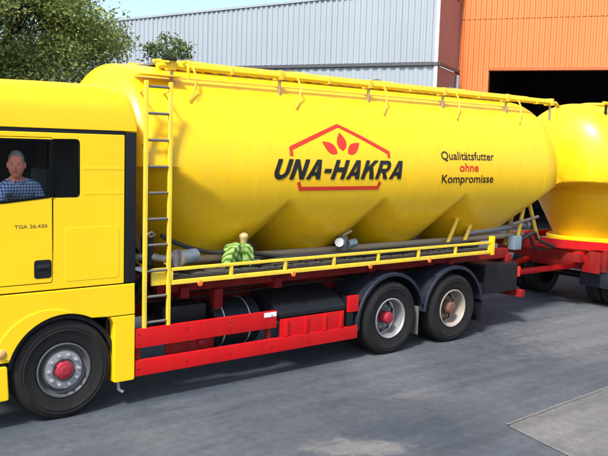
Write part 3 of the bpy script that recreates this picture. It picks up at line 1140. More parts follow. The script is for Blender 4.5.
# --- fastenings, straps, air lines
for X in (0.84, 1.45, 2.05, 2.68):
    for z in (.70, .81):
        bm = bmesh.new(); lathe_y(bm, [(.010, 0), (.010, -.005), (.007, -.007), (0, -.007)], X, 0.0, z, 8)
        finish('guard_bolt', bm, REDD, truck, 30)
for X in (0.84, 1.45, 2.05, 2.68, 3.3, 3.9, 4.1):
    bm = bmesh.new(); lathe_y(bm, [(.010, 0), (.010, -.005), (.007, -.007), (0, -.007)], X, 0.0, .415, 8)
    finish('guard_bolt', bm, REDD, truck, 30)
for X in (2.12, 2.50):
    pts = [(X, .50 + .306 * math.cos(a), .68 + .306 * math.sin(a)) for a in np.linspace(0, 2 * PI, 37)]
    tube_obj('tank_strap', pts, 0.010, STEEL, truck, 6)
for z, y in ((1.10, .60), (1.13, .66), (1.04, .56)):
    tube_obj('brake_line', spline([(.9, y, z), (2.0, y + .02, z - .02), (3.4, y, z + .01), (4.6, y + .02, z), (6.5, y, z), (7.8, y, z - .02)], 6), .012, HOSE, truck, 6)
for k, (mm, zz) in enumerate(((HOSE, 2.05), (RED, 1.9), (HOSE, 1.75))):
    pts = [(.70 + .22 * t, .75 + .10 * k + .035 * math.cos(t * 70), zz - .35 * math.sin(PI * t) + .035 * math.sin(t * 70)) for t in np.linspace(0, 1, 90)]
    tube_obj('air_coil', pts, .008, mm, truck, 6)
for i in range(6):
    X = min(1.50 + 1.585 * i, 9.1)
    bbox('rail_clamp', (X - .035, X + .035, RY - .045, RY + .12, RZ - .045, RZ + .075), YELR, truck, .008)
    bbox('rail_clamp', (X + .80, X + .84, RY - .042, RY + .04, RZ - .042, RZ + .042), YELR, truck, .006) if X < 8.5 else None

# --- wheels
wheel(truck, 0.0, 0.015, 0.535, 'front')
wheel(truck, WB, 0.015, 0.532, 'silver')
wheel(truck, AX3, 0.015, 0.532, 'dusty')
for X in (WB, AX3):
    bm = bmesh.new(); lathe_y(bm, tyre_profile(.532), X, .345, .52, 48); bmesh.ops.recalc_face_normals(bm, faces=bm.faces)
    inner = finish('inner_tyre', bm, RUB, truck, 30)
    dup(inner, truck, (X, 2.5 - .345 - .15, .52), PI)
    dup(inner, truck, (X, 2.5 - .015 - .15, .52), PI)
dup(inner, truck, (0, 2.5 - .015 - .15, .523), PI)
for X in (WB, AX3):
    arc_guard('mudguard', X, 0.50, 0.685, 8 if X > 5 else 14, 186 if X < 5 else 176, 0.0, 0.66, NAVY, truck)
bbox('mud_flap', (WB + .60, WB + .62, .06, .60, .20, .62), mat('grey_flap', (0.10, 0.10, 0.095), .8, dust=.5), truck, 0.003)
bbox('mud_flap', (AX3 + .72, AX3 + .74, .06, .62, .22, .85), BLK, truck, 0.003)
bbox('rear_toolbox', (7.08, 7.95, 0.16, 0.74, 0.62, 1.10), BLK, truck, 0.03)
bbox('tail_lamp', (7.97, 8.03, 0.16, 0.62, 0.85, 1.02), INKR, truck, 0.01)
bbox('rear_bumper', (8.0, 8.10, 0.10, 2.40, 0.50, 0.62), REDD, truck, 0.01)
bbox('tow_coupling', (7.9, 8.35, 1.10, 1.40, 0.55, 0.85), BLK, truck, 0.04)

# --- cab -----------------------------------------------------------
CX0, CX1 = -1.42, 0.66
side = rpoly([(CX1, 1.40), (CX1, 3.0), (-1.22, 3.0), (-1.36, 2.35), (-1.44, 1.9), (-1.44, 1.40)], [.01, .01, .12, .1, .1, .02])
win_q = rrect(-0.112, 0.147, 2.353, 2.930, .045)
door_o = rpoly([(-0.135, 1.475), (-0.135, 2.945), (-1.16, 2.945), (-1.30, 2.34), (-1.33, 1.9), (-1.33, 1.475)], [.03, .02, .1, .08, .1, .03])
win_d = rpoly([(-0.150, 2.36), (-0.150, 2.92), (-1.11, 2.92), (-1.235, 2.36), (-0.72, 2.30)], [.04, .04, .08, .06, .1])
pw = rpoly([(-.150, 2.345), (.158, 2.345), (.158, 2.94), (-.150, 2.94)], .045)
plate_xz('cab_side', side, [rpoly([(q[0], q[1]) for q in door_o], 0.0, 1) if False else
                            [(x - (.006 if x < -.6 else -.006), z + (.006 if z > 2.2 else -.006)) for x, z in door_o],
                            [(x, z) for x, z in rpoly([(-.1285, 2.345), (.16, 2.345), (.16, 2.94), (-.1285, 2.94)], [.0, .045, .045, .0])]],
         0.0, 0.05, YEL, truck, 0.006)
door = plate_xz('door', door_o, [win_d], -0.004, 0.045, YEL, truck, 0.006)
bm = bmesh.new()
hd = plate_xz('door_handle', rrect(-.325, -.145, 1.525, 1.715, .03), [], -0.008, 0.012, BLK, door, 0.004)
bbox('handle_bar', (-.30, -.17, -.022, -.009, 1.63, 1.665), INT, door, 0.004)
plate_xz('door_window', [(x, z) for x, z in win_d], [], 0.018, 0.024, GLASS, truck, 0.001)
outl = lambda P, g: [(x + (g if x > sum(p[0] for p in P) / len(P) else -g), z + (g if z > sum(p[1] for p in P) / len(P) else -g)) for x, z in P]
plate_xz('window_seal', outl(win_d, .014), [outl(win_d, -.008)], -0.008, 0.02, GLOSS, door, 0.003)
plate_xz('window_pillar', rpoly([(-.1275, 2.346), (.158, 2.346), (.158, 2.939), (-.1275, 2.939)], [.0, .045, .045, .0]), [win_q], -0.002, 0.02, GLOSS, truck, 0.003)
plate_xz('frame_trim', rpoly([(-.165, 2.350), (-.12, 2.350), (-.12, 2.932), (-.165, 2.932)], .01), [], -0.0105, -0.0055, GLOSS, door, 0.001)
plate_xz('rear_quarter_window', win_q, [], 0.004, 0.009, GLASS, truck, 0.001)
# locker hatch and moulded line on the rear cab panel
for a in ((0.0, 0.60, 1.47, 2.03),):
    hatch = plate_xz('locker_hatch', rrect(a[0], a[1], a[2], a[3], .03), [], -0.0025, 0.004, YEL, truck, 0.002)
plate_xz('side_rib', rrect(.20, .64, 2.63, 2.655, .01), [], -.0018, .004, YEL, truck, .0015)
plate_xz('side_rib', rrect(.20, .64, 2.37, 2.395, .01), [], -.0018, .004, YEL, truck, .0015)
# model badge on the door
P = text_polys('TGA 26.430', 0.33, 0.035, -0.52, 2.045, 0.01)
bm = bmesh.new()
for q in P:
    bm.faces.new([bm.verts.new((x, -0.0065, z)) for x, z in q])
finish('badge_lettering', bm, mat('badge_print', (0.16, 0.12, 0.03), .4), door, 0)
# far side, back wall, floor, front
plate_xz('cab_side', side, [rpoly([(-0.165, 2.36), (-0.165, 2.92), (-1.11, 2.92), (-1.235, 2.36)], .05)], 2.45, 2.50, YEL, truck, 0.006)
plate_xz('door_window', rpoly([(-0.17, 2.365), (-0.17, 2.915), (-1.105, 2.915), (-1.23, 2.365)], .05), [], 2.47, 2.476, GLASS, truck, 0.001)
bbox('cab_back_wall', (0.61, 0.655, 0.052, 2.448, 1.40, 2.99), YEL, truck, 0.01)
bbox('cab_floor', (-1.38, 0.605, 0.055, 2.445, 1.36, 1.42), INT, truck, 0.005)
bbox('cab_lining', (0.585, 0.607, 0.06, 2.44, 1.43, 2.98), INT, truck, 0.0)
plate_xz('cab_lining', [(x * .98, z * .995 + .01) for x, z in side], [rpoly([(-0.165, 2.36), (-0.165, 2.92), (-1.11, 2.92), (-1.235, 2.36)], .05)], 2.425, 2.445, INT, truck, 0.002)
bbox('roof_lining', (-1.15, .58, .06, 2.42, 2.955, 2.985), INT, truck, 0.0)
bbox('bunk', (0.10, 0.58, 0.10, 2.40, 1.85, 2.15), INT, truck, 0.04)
bm = bmesh.new()
fs = []
for y, dx in ((0.03, .10), (.25, .02), (.8, -.03), (1.25, -.04), (1.7, -.03), (2.25, .02), (2.47, .10)):
    fs.append([(-1.46 + dx, y, 1.36), (-1.49 + dx, y, 1.6), (-1.48 + dx, y, 1.95), (-1.46 + dx, y, 2.2), (-1.40 + dx, y, 2.2), (-1.42 + dx, y, 1.6), (-1.40 + dx, y, 1.36)])
loft_sections(bm, fs, True, True)
front = finish('cab_front', bm, YEL, truck, 35)
bm = bmesh.new()
fs = []
for y, dx in ((0.05, .10), (.25, .02), (.8, -.03), (1.25, -.04), (1.7, -.03), (2.25, .02), (2.45, .10)):
    fs.append([(-1.44 + dx, y, 2.205), (-1.25 + dx, y, 2.98), (-1.24 + dx, y, 2.98), (-1.43 + dx, y, 2.205)])
loft_sections(bm, fs, True, True)
finish('windscreen', bm, GLASS, truck, 35)
for k in range(4):
    bbox('grille_slat', (-1.56, -1.49, .45, 2.05, 1.05 + .13 * k, 1.13 + .13 * k), BLK, truck, 0.01)
bbox('bumper', (-1.55, -1.15, .02, 2.48, 0.30, 0.66), YEL, truck, 0.06, seg=3)
for y in (.30, 2.20):
    bbox('headlamp', (-1.57, -1.50, y - .17, y + .17, .68, .92), GLAMP, truck, 0.03)
# roof shell (separate moulding above the dark joint line)
bm = bmesh.new()
secs = []
prof = [(0.004, 0.0), (0.004, .22), (0.02, .38), (0.06, .47), (0.13, .525), (0.25, .548), (0.6, .57), (1.25, .58)]
prof = prof + [(2.5 - y, z) for y, z in prof[-2::-1]]
for X, f in ((.80, .36), (.795, .45), (.775, .62), (.745, .76), (.70, .88), (.62, .96), (.50, 1.0), (.2, 1.0), (-.2, .99), (-.6, .97), (-.9, .93), (-1.1, .84), (-1.22, .68), (-1.30, .45), (-1.34, .2), (-1.36, .05)):
    ins = .0 if X > -1.0 else (abs(X) - 1.0) * .18
    secs.append([(X, y + (ins if y < 1.25 else -ins), 3.045 + .88 * z * f) for y, z in prof])
loft_sections(bm, secs, True, True)
finish('cab_roof', bm, YEL, truck, 40)
bbox('roof_joint', (-1.2, .66, 0.012, 2.488, 3.001, 3.044), BLK, truck, 0.0)
# black wind deflector flap behind the cab
bbox('wind_deflector', (.672, .80, 0.006, 0.04, 1.40, 3.03), BLK, truck, 0.008)
bbox('wind_deflector', (.672, .80, 2.46, 2.494, 1.40, 3.03), BLK, truck, 0.008)
bbox('engine_tunnel', (-1.2, .78, .75, 1.75, .75, 1.345), BLK, truck, 0.03)
# fender with wheel arch
def arch(r, a0, a1, n=20, cz=.52):
    return [(r * math.cos(R_(a)), cz + r * math.sin(R_(a))) for a in np.linspace(a0, a1, n)]
upper = [(-1.44, 1.385), (-1.44, .70), (-.585, .70)] + arch(.608, 162, 62, 22) + [(.50, 1.045), (.79, 1.045), (.785, 1.385)]
plate_xz('fender', upper, [], -0.012, 0.04, YEL, truck, 0.008)
lower = rpoly([(.545, .30), (.545, .96), (.50, 1.035), (.79, 1.035), (.79, .30)], [.02, .03, .01, .01, .03])
plate_xz('fender_rear', lower, [], -0.012, 0.10, YEL, truck, 0.008)
fl = [((.79 - .165 * t ** 2) * math.cos(R_(160 - 75 * t)), .52 + (.79 - .165 * t ** 2) * math.sin(R_(160 - 75 * t))) for t in np.linspace(0, 1, 20)] + arch(.612, 84, 161, 24)
plate_xz('arch_flare', fl, [], -0.024, 0.03, YEL, truck, 0.006)
low2 = rpoly([(-1.44, .31), (-.585, .31), (-.60, .665), (-1.44, .665)], [.05, .03, .03, .03])
plate_xz('step_panel', low2, [], -0.012, 0.10, YEL, truck, 0.012)
bbox('step_gap', (-1.4, -.62, 0.02, .3, .64, .73), BLK, truck, 0.0)
bm = bmesh.new(); lathe_y(bm, [(0.0, 0), (.045, 0), (.05, -.012), (.04, -.022), (0, -.026)], -.66, -.012, .80, 20)
finish('turn_indicator', bm, mat('indicator_lens', (.62, .36, .12), .25), truck, 40)
bbox('inner_guard', (.50, .77, .11, .62, .34, 1.36), BLK, truck, 0.01)
arc_guard('wheel_arch_liner', 0, .52, .60, -8, 172, .045, .62, BLK, truck)
tube_obj('mud_hook', [(.62, .06, .30), (.63, .05, .20), (.67, .03, .17)], 0.02, STEEL, truck, 8)
# seat, steering wheel
bbox('seat', (-.50, 0.02, .38, .92, 1.72, 1.90), INT, truck, 0.05)
bbox('seat', (-.04, .09, .40, .90, 1.92, 2.62), INT, truck, 0.05)
pts = [(-.98 + .06 * math.sin(2 * PI * k / 24), .65 + .22 * math.cos(2 * PI * k / 24), 2.12 + .2 * math.sin(2 * PI * k / 24)) for k in range(25)]
tube_obj('steering_wheel', pts, .018, BLK, truck, 8)
bbox('dashboard', (-1.36, -1.08, .08, 2.42, 1.75, 2.16), INT, truck, .05)

# ================================================================== THE TRAILER
trailer = thing('tank_trailer', 'yellow bulk tank trailer with red frame coupled behind the truck', 'trailer', (13.5, 1.25, 0))
bm = tank_bm(10.28, 18.2, 1.22, 2.72, TY, (11.75, 13.75, 15.75, 17.0), 2.22, 1.22, 0.62, 1.14, 0.75, 0.9, nexp=(2.3, 2.4), stretch=(1.0, 1.0), NX=170, NU=26, NL=36, lift=(.12, .2))
ttank = finish('tank', bm, YELT, trailer, 28)
bm = bmesh.new()
secs = []
n = 40
for r, z in ((.80, 1.02), (.80, 1.25), (.78, 1.27), (.4, 1.28)):
    secs.append([(11.75 + r * math.cos(2 * PI * k / n), TY + r * math.sin(2 * PI * k / n), z) for k in range(n)])
loft_sections(bm, secs, True, True)
finish('hopper_skirt', bm, YEL, trailer, 35)
for X in (11.2, 13.0, 15.0):
    pts = [(X, TY - 1.221 * math.cos(R_(a)), 2.72 + 1.221 * math.sin(R_(a))) for a in range(-15, 196, 7)]
    tube_obj('weld_seam', pts, 0.006, YELT, ttank, 6)
tube_obj('top_rail', [(10.9, .55, 3.93), (17.6, .55, 3.93)], .035, YEL, trailer, 10)
for X in (11.0, 12.6, 14.2, 15.8, 17.4):
    bbox('rail_post', (X - .02, X + .02, .53, .57, 3.60, 3.90), BLK, trailer, .004)
for X in (11.75, 13.75, 15.75):
    bm = bmesh.new(); secs = []
    for r, z in ((0.27, -.08), (0.27, .0), (0.31, .002), (0.31, .03), (0.2, .05), (0.001, .06)):
        secs.append([(X + r * math.cos(2 * PI * k / 28), TY + r * math.sin(2 * PI * k / 28), 3.94 + z) for k in range(28)])
    loft_sections(bm, secs, True, True)
    finish('manhole_lid', bm, YELR, trailer, 35)
for y in (.42, 1.98):
    bbox('frame_rail', (10.15, 17.9, y, y + .10, .90, 1.10), RED, trailer, .012)
bbox('frame_head', (10.05, 10.15, .30, 2.20, .92, 1.08), REDD, trailer, .015)
bbox('frame_rail', (10.72, 12.4, .10, .20, 1.12, 1.26), RED, trailer, .02)
bbox('frame_rail', (10.72, 12.4, 2.30, 2.40, 1.12, 1.26), RED, trailer, .02)
bbox('cross_beam', (10.72, 10.82, .205, 2.295, 1.13, 1.22), REDD, trailer, .015)
for y0, y1 in ((1.02, .20), (1.48, 2.30)):
    bm = bmesh.new()
    a_, b_ = Vector((9.20, y0, 1.30)), Vector((10.76, y1, 1.19))
    u_ = (b_ - a_).normalized(); n_ = Vector((0, 0, 1)).cross(u_).normalized() * .05
    loft_sections(bm, [[p_ + n_ + Vector((0, 0, h)) for h in (-.075, .075)] + [p_ - n_ + Vector((0, 0, h)) for h in (.075, -.075)] for p_ in (a_, b_)], True, True)
    finish('frame_strut', bm, RED, trailer, 20)
bbox('frame_nose', (9.10, 9.22, .95, 1.55, 1.20, 1.40), REDD, trailer, .02)
for X in (11.0, 12.2, 13.6, 15.0, 16.6):
    bbox('cross_member', (X - .05, X + .05, .525, 1.975, .92, 1.06), REDD, trailer, .01)
bbox('turntable', (10.5, 11.9, .60, 1.90, .72, .88), REDD, trailer, .02)
for y0, y1 in ((.95, .72), (1.55, 1.78)):
    bm = bmesh.new(); tube(bm, [(8.55, 1.25, .70), (8.9, y0 + .12 * (1 if y0 < 1.2 else -1), .70), (10.55, y1, .78)], .06, 8)
    bmesh.ops.recalc_face_normals(bm, faces=bm.faces)
    finish('drawbar', bm, RED, trailer, 40)
tube_obj('drawbar_eye', [(8.36, 1.25, .70), (8.60, 1.25, .70)], .05, STEEL, trailer, 12)
for X in (10.45, 10.7):
    bbox('frame_bracket', (X - .03, X + .03, .12, .50, .70, 1.11), REDD, trailer, .01)
for X in (11.30, 15.3, 16.65):
    wheel(trailer, X, .03, .50, 'dusty')
    bm = bmesh.new(); lathe_y(bm, tyre_profile(.50), X, .36, .488, 40); bmesh.ops.recalc_face_normals(bm, faces=bm.faces)
    inn = finish('inner_tyre', bm, RUB, trailer, 30)
    dup(inn, trailer, (X, 2.5 - .36 - .15, .488), PI)
    dup(inn, trailer, (X, 2.5 - .03 - .15, .488), PI)
    arc_guard('mudguard', X, .49, .64, 8, 188, .015, .66, NAVY, trailer)
    tube_obj('axle', [(X, .3, .49), (X, 2.2, .49)], .07, BLK, trailer, 12)

# ================================================================== cloth bundle on the catwalk
bm = bmesh.new()
for cx, cy, lean, sx, sz in ((2.24, .26, .55, .090, .055), (2.40, .24, -.35, .09, .05), (2.32, .31, .1, .12, .04)):
    r = bmesh.ops.create_uvsphere(bm, u_segments=40, v_segments=26, radius=1)
    for v in r['verts']:
        p0 = v.co.copy()
        sq = Vector([math.copysign(abs(c_) ** .75, c_) for c_ in p0])
        rip = .035 * math.sin(9 * (p0.x + lean * p0.z) + 2 * p0.y + cx * 20) + .22 * mnoise.noise(p0 * 1.7 + Vector((cx * 9, 0, 0)))
        k = 1 + rip
        zz = sq.z * sz * k if sq.z > 0 else sq.z * .25
        v.co = Vector((cx + sq.x * sx * k + lean * zz * .6, cy + sq.y * .10 * k, 1.665 + zz + .03 * p0.x * lean))
bmesh.ops.recalc_face_normals(bm, faces=bm.faces)
tag(finish('cloth_bundle', bm, GREEN, None, 60), 'crumpled bright green cloth bundle on the catwalk under the front hopper', 'cloth')
bm = bmesh.new()
bmesh.ops.create_uvsphere(bm, u_segments=18, v_segments=12, radius=.06)
for v in bm.verts:
    v.co = Vector((2.395 + v.co.x, .25 + v.co.y, 1.80 + v.co.z * .8))
    if v.co.z < 1.775: v.co = Vector((2.395 + (v.co.x - 2.395) * .55, .25 + (v.co.y - .25) * .55, 1.775 - (1.775 - v.co.z) * 14))
finish('vent_knob', bm, mat('tan_plastic', (.50, .36, .16), .5), truck, 60)


# ================================================================== the driver
def skin_mat():
    return mat('skin', (0.85, 0.28, 0.18), .6, spec=.2, var=.08, vscale=30)


def plaid_mat():
    M = bpy.data.materials.new('blue_plaid_shirt')
    M.use_nodes = True
    nt = M.node_tree
    L = nt.links.new
    b = nt.nodes['Principled BSDF']
    b.inputs['Roughness'].default_value = .85
    tc = nt.nodes.new('ShaderNodeTexCoord')
    sep = nt.nodes.new('ShaderNodeSeparateXYZ')
    L(tc.outputs['Object'], sep.inputs[0])

    def stripes(sock, sc, lo):
        mlt = nt.nodes.new('ShaderNodeMath'); mlt.operation = 'MULTIPLY'; mlt.inputs[1].default_value = sc; L(sock, mlt.inputs[0])
        fr = nt.nodes.new('ShaderNodeMath'); fr.operation = 'FRACT'; L(mlt.outputs[0], fr.inputs[0])
        gt = nt.nodes.new('ShaderNodeMath'); gt.operation = 'GREATER_THAN'; gt.inputs[1].default_value = lo; L(fr.outputs[0], gt.inputs[0])
        return gt.outputs[0]
    a = stripes(sep.outputs['X'], 31, .5)
    c = stripes(sep.outputs['Z'], 31, .5)
    ad = nt.nodes.new('ShaderNodeMath'); ad.operation = 'ADD'; L(a, ad.inputs[0]); L(c, ad.inputs[1])
    ra = nt.nodes.new('ShaderNodeValToRGB')
    ra.color_ramp.interpolation = 'CONSTANT'
    ra.color_ramp.elements[0].color = (.50, .60, .78, 1)
    ra.color_ramp.elements[1].position = .34
    ra.color_ramp.elements[1].color = (.20, .28, .52, 1)
    e = ra.color_ramp.elements.new(.8)
    e.color = (.05, .08, .24, 1)
    hv = nt.nodes.new('ShaderNodeMath'); hv.operation = 'MULTIPLY'; hv.inputs[1].default_value = .49; L(ad.outputs[0], hv.inputs[0])
    L(hv.outputs[0], ra.inputs[0])
    L(ra.outputs[0], b.inputs['Base Color'])
    return M


SKIN, PLAID = skin_mat(), plaid_mat()
JEANS = mat('dark_jeans', (.02, .03, .06), .9)
HAIR = mat('grey_hair', (.30, .28, .26), .8, var=.2, vscale=60)
HEAD = Vector((-.43, .185, 2.668))
HS = 1.12
FACE = (Vector((CAM.x, CAM.y, 0)) - Vector((HEAD.x, HEAD.y, 0))).normalized()
FACE = (FACE + Vector((-.10, 0, 0))).normalized()
SIDE = Vector((0, 0, 1)).cross(FACE)

person = thing('person', 'driver in a blue plaid shirt looking out of the truck cab window', 'person', (-.25, .62, 1.90))
J = {  # joints: position, radius (x,y)
    'pel': ((-.22, .64, 2.02), (.16, .13)), 'sp1': ((-.24, .60, 2.18), (.16, .125)), 'sp2': ((-.30, .44, 2.34), (.17, .13)),
    'che': ((-.37, .30, 2.45), (.145, .11)), 'nek': ((-.405, .245, 2.53), (.062, .06)), 'hed': ((-.42, .21, 2.60), (.055, .055)),
    'sl': ((-.545, .245, 2.44), (.075, .07)), 'el': ((-.63, .16, 2.28), (.05, .05)), 'wl': ((-.78, .10, 2.375), (.032, .03)), 'hl': ((-.86, .085, 2.38), (.036, .022)),
    'sr': ((-.20, .29, 2.44), (.075, .07)), 'er': ((-.10, .30, 2.20), (.05, .05)), 'wr': ((-.36, .38, 2.10), (.033, .03)), 'hr': ((-.45, .40, 2.09), (.036, .022)),
    'tl': ((-.45, .50, 1.99), (.09, .09)), 'kl': ((-.68, .48, 1.93), (.065, .065)), 'al': ((-.80, .48, 1.52), (.045, .045)), 'fl': ((-.95, .47, 1.47), (.04, .035)),
    'tr': ((-.45, .76, 1.99), (.09, .09)), 'kr': ((-.68, .78, 1.93), (.065, .065)), 'ar': ((-.80, .78, 1.52), (.045, .045)), 'fr': ((-.95, .78, 1.47), (.04, .035))}
EDG = [('pel', 'sp1'), ('sp1', 'sp2'), ('sp2', 'che'), ('che', 'nek'), ('nek', 'hed'), ('che', 'sl'), ('sl', 'el'), ('el', 'wl'), ('wl', 'hl'),
       ('che', 'sr'), ('sr', 'er'), ('er', 'wr'), ('wr', 'hr'), ('pel', 'tl'), ('tl', 'kl'), ('kl', 'al'), ('al', 'fl'), ('pel', 'tr'), ('tr', 'kr'), ('kr', 'ar'), ('ar', 'fr')]
# five fingers on each hand
for h, w, d in (('hl', 'wl', Vector((-1, -.15, -.1))), ('hr', 'wr', Vector((-1, .1, -.05)))):
    hp = Vector(J[h][0])
    d.normalize()
    sdv = Vector((0, 1, 0)) if h == 'hl' else Vector((0, .9, .3)).normalized()
    for i, (off, ln) in enumerate(((-.027, .055), (-.009, .068), (.009, .072), (.027, .065))):
        a, b_ = f'{h}f{i}a', f'{h}f{i}b'
        J[a] = (tuple(hp + d * .035 + sdv * off), (.0095, .0095))
        J[b_] = (tuple(hp + d * (.035 + ln * .6) + sdv * off * 1.1), (.0085, .0085))
        J[b_ + 't'] = (tuple(hp + d * (.035 + ln) + sdv * off * 1.1 + Vector((0, 0, -.022))), (.0075, .0075))
        EDG += [(h, a), (a, b_), (b_, b_ + 't')]
    J[h + 't1'] = (tuple(hp - d * .01 - sdv * .04), (.011, .011))
    J[h + 't2'] = (tuple(hp + d * .03 - sdv * .06 + Vector((0, 0, -.01))), (.009, .009))
    EDG += [(h, h + 't1'), (h + 't1', h + 't2')]
names = list(J)
me = bpy.data.meshes.new('tmp_body')
me.from_pydata([J[n][0] for n in names], [(names.index(a), names.index(b)) for a, b in EDG], [])
ob = bpy.data.objects.new('tmp_body', me)
C.objects.link(ob)
ob.modifiers.new('skin', 'SKIN')
me.skin_vertices.new() if hasattr(me.skin_vertices, 'new') and not me.skin_vertices else None
for i, n in enumerate(names):
    me.skin_vertices[0].data[i].radius = J[n][1]
    me.skin_vertices[0].data[i].use_root = (n == 'pel')
ss = ob.modifiers.new('sub', 'SUBSURF')
ss.levels = ss.render_levels = 2
dg = bpy.context.evaluated_depsgraph_get()
me2 = bpy.data.meshes.new_from_object(ob.evaluated_get(dg))
bpy.data.objects.remove(ob)
bm = bmesh.new()
bm.from_mesh(me2)
bpy.data.meshes.remove(me2)
body = finish('body', bm, None, person, 80, [SKIN, PLAID, JEANS])
shirt_j = ['pel', 'sp1', 'sp2', 'che', 'sl', 'el', 'sr', 'er']
arr = {n: Vector(J[n][0]) for n in names}
for f in body.data.polygons:
    c = f.center + WL[body]
    best, bd = None, 9
    for a, b_ in EDG:
        pa, pb = arr[a], arr[b_]
        ab = pb - pa
        t = max(0, min(1, (c - pa).dot(ab) / ab.length_squared))
        dd_ = (c - pa - ab * t).length
        if dd_ < bd:
            bd, best = dd_, (a, b_, t)
    a, b_, t = best
    if b_ in ('kl', 'al', 'fl', 'kr', 'ar', 'fr', 'tl', 'tr'):
        f.material_index = 2
    elif (b_ == 'nek' and t > .8) or b_ in ('hed', 'hl', 'hr') or a[:2] in ('hl', 'hr') or (b_ in ('wl', 'wr') and t > .80):
        f.material_index = 0
    else:
        f.material_index = 1
# head: one mesh with brow, nose, mouth, chin and ears
bm = bmesh.new()
bmesh.ops.create_uvsphere(bm, u_segments=56, v_segments=40, radius=1)


def head_pt(fx, sx, uz):
    """fx forward, sx sideways, uz up on the unit sphere -> head surface in the head's own frame (metres)"""
    w = .072 * (1 - .18 * max(0, -uz) ** 1.5)
    d = .098 if fx > 0 else .105
    F, S, U = fx * d, sx * w, uz * .125
    if fx > 0:
        F *= 1 - .10 * max(0, -uz)
        nose = math.exp(-((sx / .16) ** 2)) * (math.exp(-(((uz + .16) / .16) ** 2)) * .034 + math.exp(-(((uz - .02) / .16) ** 2)) * .014)
        F += nose * fx
        F += .011 * math.exp(-(((uz - .17) / .07) ** 2)) * math.exp(-((sx / .55) ** 2))          # brow
        for s in (-1, 1):
            F -= .019 * math.exp(-(((uz - .04) / .08) ** 2)) * math.exp(-(((sx - s * .40) / .15) ** 2))   # eye sockets
            F += .006 * math.exp(-(((uz + .20) / .13) ** 2)) * math.exp(-(((sx - s * .45) / .2) ** 2))   # cheeks
        F -= .006 * math.exp(-(((uz + .47) / .035) ** 2)) * math.exp(-((sx / .30) ** 2))          # mouth line
        F += .005 * math.exp(-(((uz + .40) / .05) ** 2)) * math.exp(-((sx / .28) ** 2))
        F += .005 * math.exp(-(((uz + .55) / .05) ** 2)) * math.exp(-((sx / .24) ** 2))
        F += .010 * math.exp(-(((uz + .76) / .14) ** 2)) * math.exp(-((sx / .35) ** 2))           # chin
    return F, S, U


TILT = R_(4)


def to_world(F, S, U):
    return HEAD + (FACE * (F * math.cos(TILT) + U * math.sin(TILT) * .3) + SIDE * S + Vector((0, 0, 1)) * (U - F * math.sin(TILT))) * HS


for v in bm.verts:
    v.co = to_world(*head_pt(v.co.x, v.co.y, v.co.z))
bmesh.ops.recalc_face_normals(bm, faces=bm.faces)
head = finish('head', bm, SKIN, person, 80)
for s in (-1, 1):
    bm = bmesh.new()
    bmesh.ops.create_uvsphere(bm, u_segments=14, v_segments=10, radius=1)
    for v in bm.verts:
        x, y, z = v.co
        v.co = to_world(-.010 + x * .018, s * (.070 + y * .011 + .003), -.005 + z * .029 + .006 * x)
    bmesh.ops.recalc_face_normals(bm, faces=bm.faces)
    finish('ear', bm, SKIN, head, 80)
    bm = bmesh.new()
    bmesh.ops.create_uvsphere(bm, u_segments=14, v_segments=10, radius=.0105)
    cpt = to_world(.068, s * .029, .006)
    for v in bm.verts: v.co += cpt
    finish('eye', bm, mat('eye_white', (.30, .25, .22), .4), head, 80)
    bm = bmesh.new()
    bmesh.ops.create_uvsphere(bm, u_segments=12, v_segments=8, radius=.0065)
    cpt = to_world(.0755, s * .029, .006)
    for v in bm.verts: v.co += cpt
    finish('iris', bm, mat('iris', (.03, .04, .05), .2), head, 80)
    bm = bmesh.new()
    tube(bm, [to_world(.088, s * .018, .026), to_world(.089, s * .034, .030), to_world(.080, s * .048, .025)], .0035, 6)
    finish('eyebrow', bm, HAIR, head, 80)
bm = bmesh.new()
tube(bm, [to_world(.080, -.024, -.0585), to_world(.0895, 0, -.0585), to_world(.080, .024, -.0585)], .0035, 6)
finish('mouth', bm, mat('lips', (.30, .09, .07), .5), head, 80)
# short grey hair with a high forehead
bm = bmesh.new()
bmesh.ops.create_uvsphere(bm, u_segments=48, v_segments=32, radius=1)
dele = []
for v in bm.verts:
    x, y, z = v.co
    line = (.62 if x > .45 else (.62 - (.45 - x) * .95 if x > -.35 else -.30)) + .12 * mnoise.noise(Vector((x, y, z)) * 5)
    if abs(y) > .5 and x > 0: line = min(line, .62 - (abs(y) - .5) * 1.1)
    if z < line: dele.append(v)
bmesh.ops.delete(bm, geom=dele, context='VERTS')
for v in bm.verts:
    F, S, U = head_pt(v.co.x, v.co.y, v.co.z)
    k = 1.05 + .05 * mnoise.noise(v.co * 9) + .03 * mnoise.noise(v.co * 21)
    v.co = to_world(F * k, S * k, U * k)
finish('hair', bm, HAIR, head, 80)
bm = bmesh.new()
tube(bm, [arr['nek'] + Vector((.07 * math.cos(a), .066 * math.sin(a), -.028 + .014 * math.sin(a))) for a in np.linspace(0, 2 * PI, 25)], .018, 8)
finish('collar', bm, PLAID, body, 80)


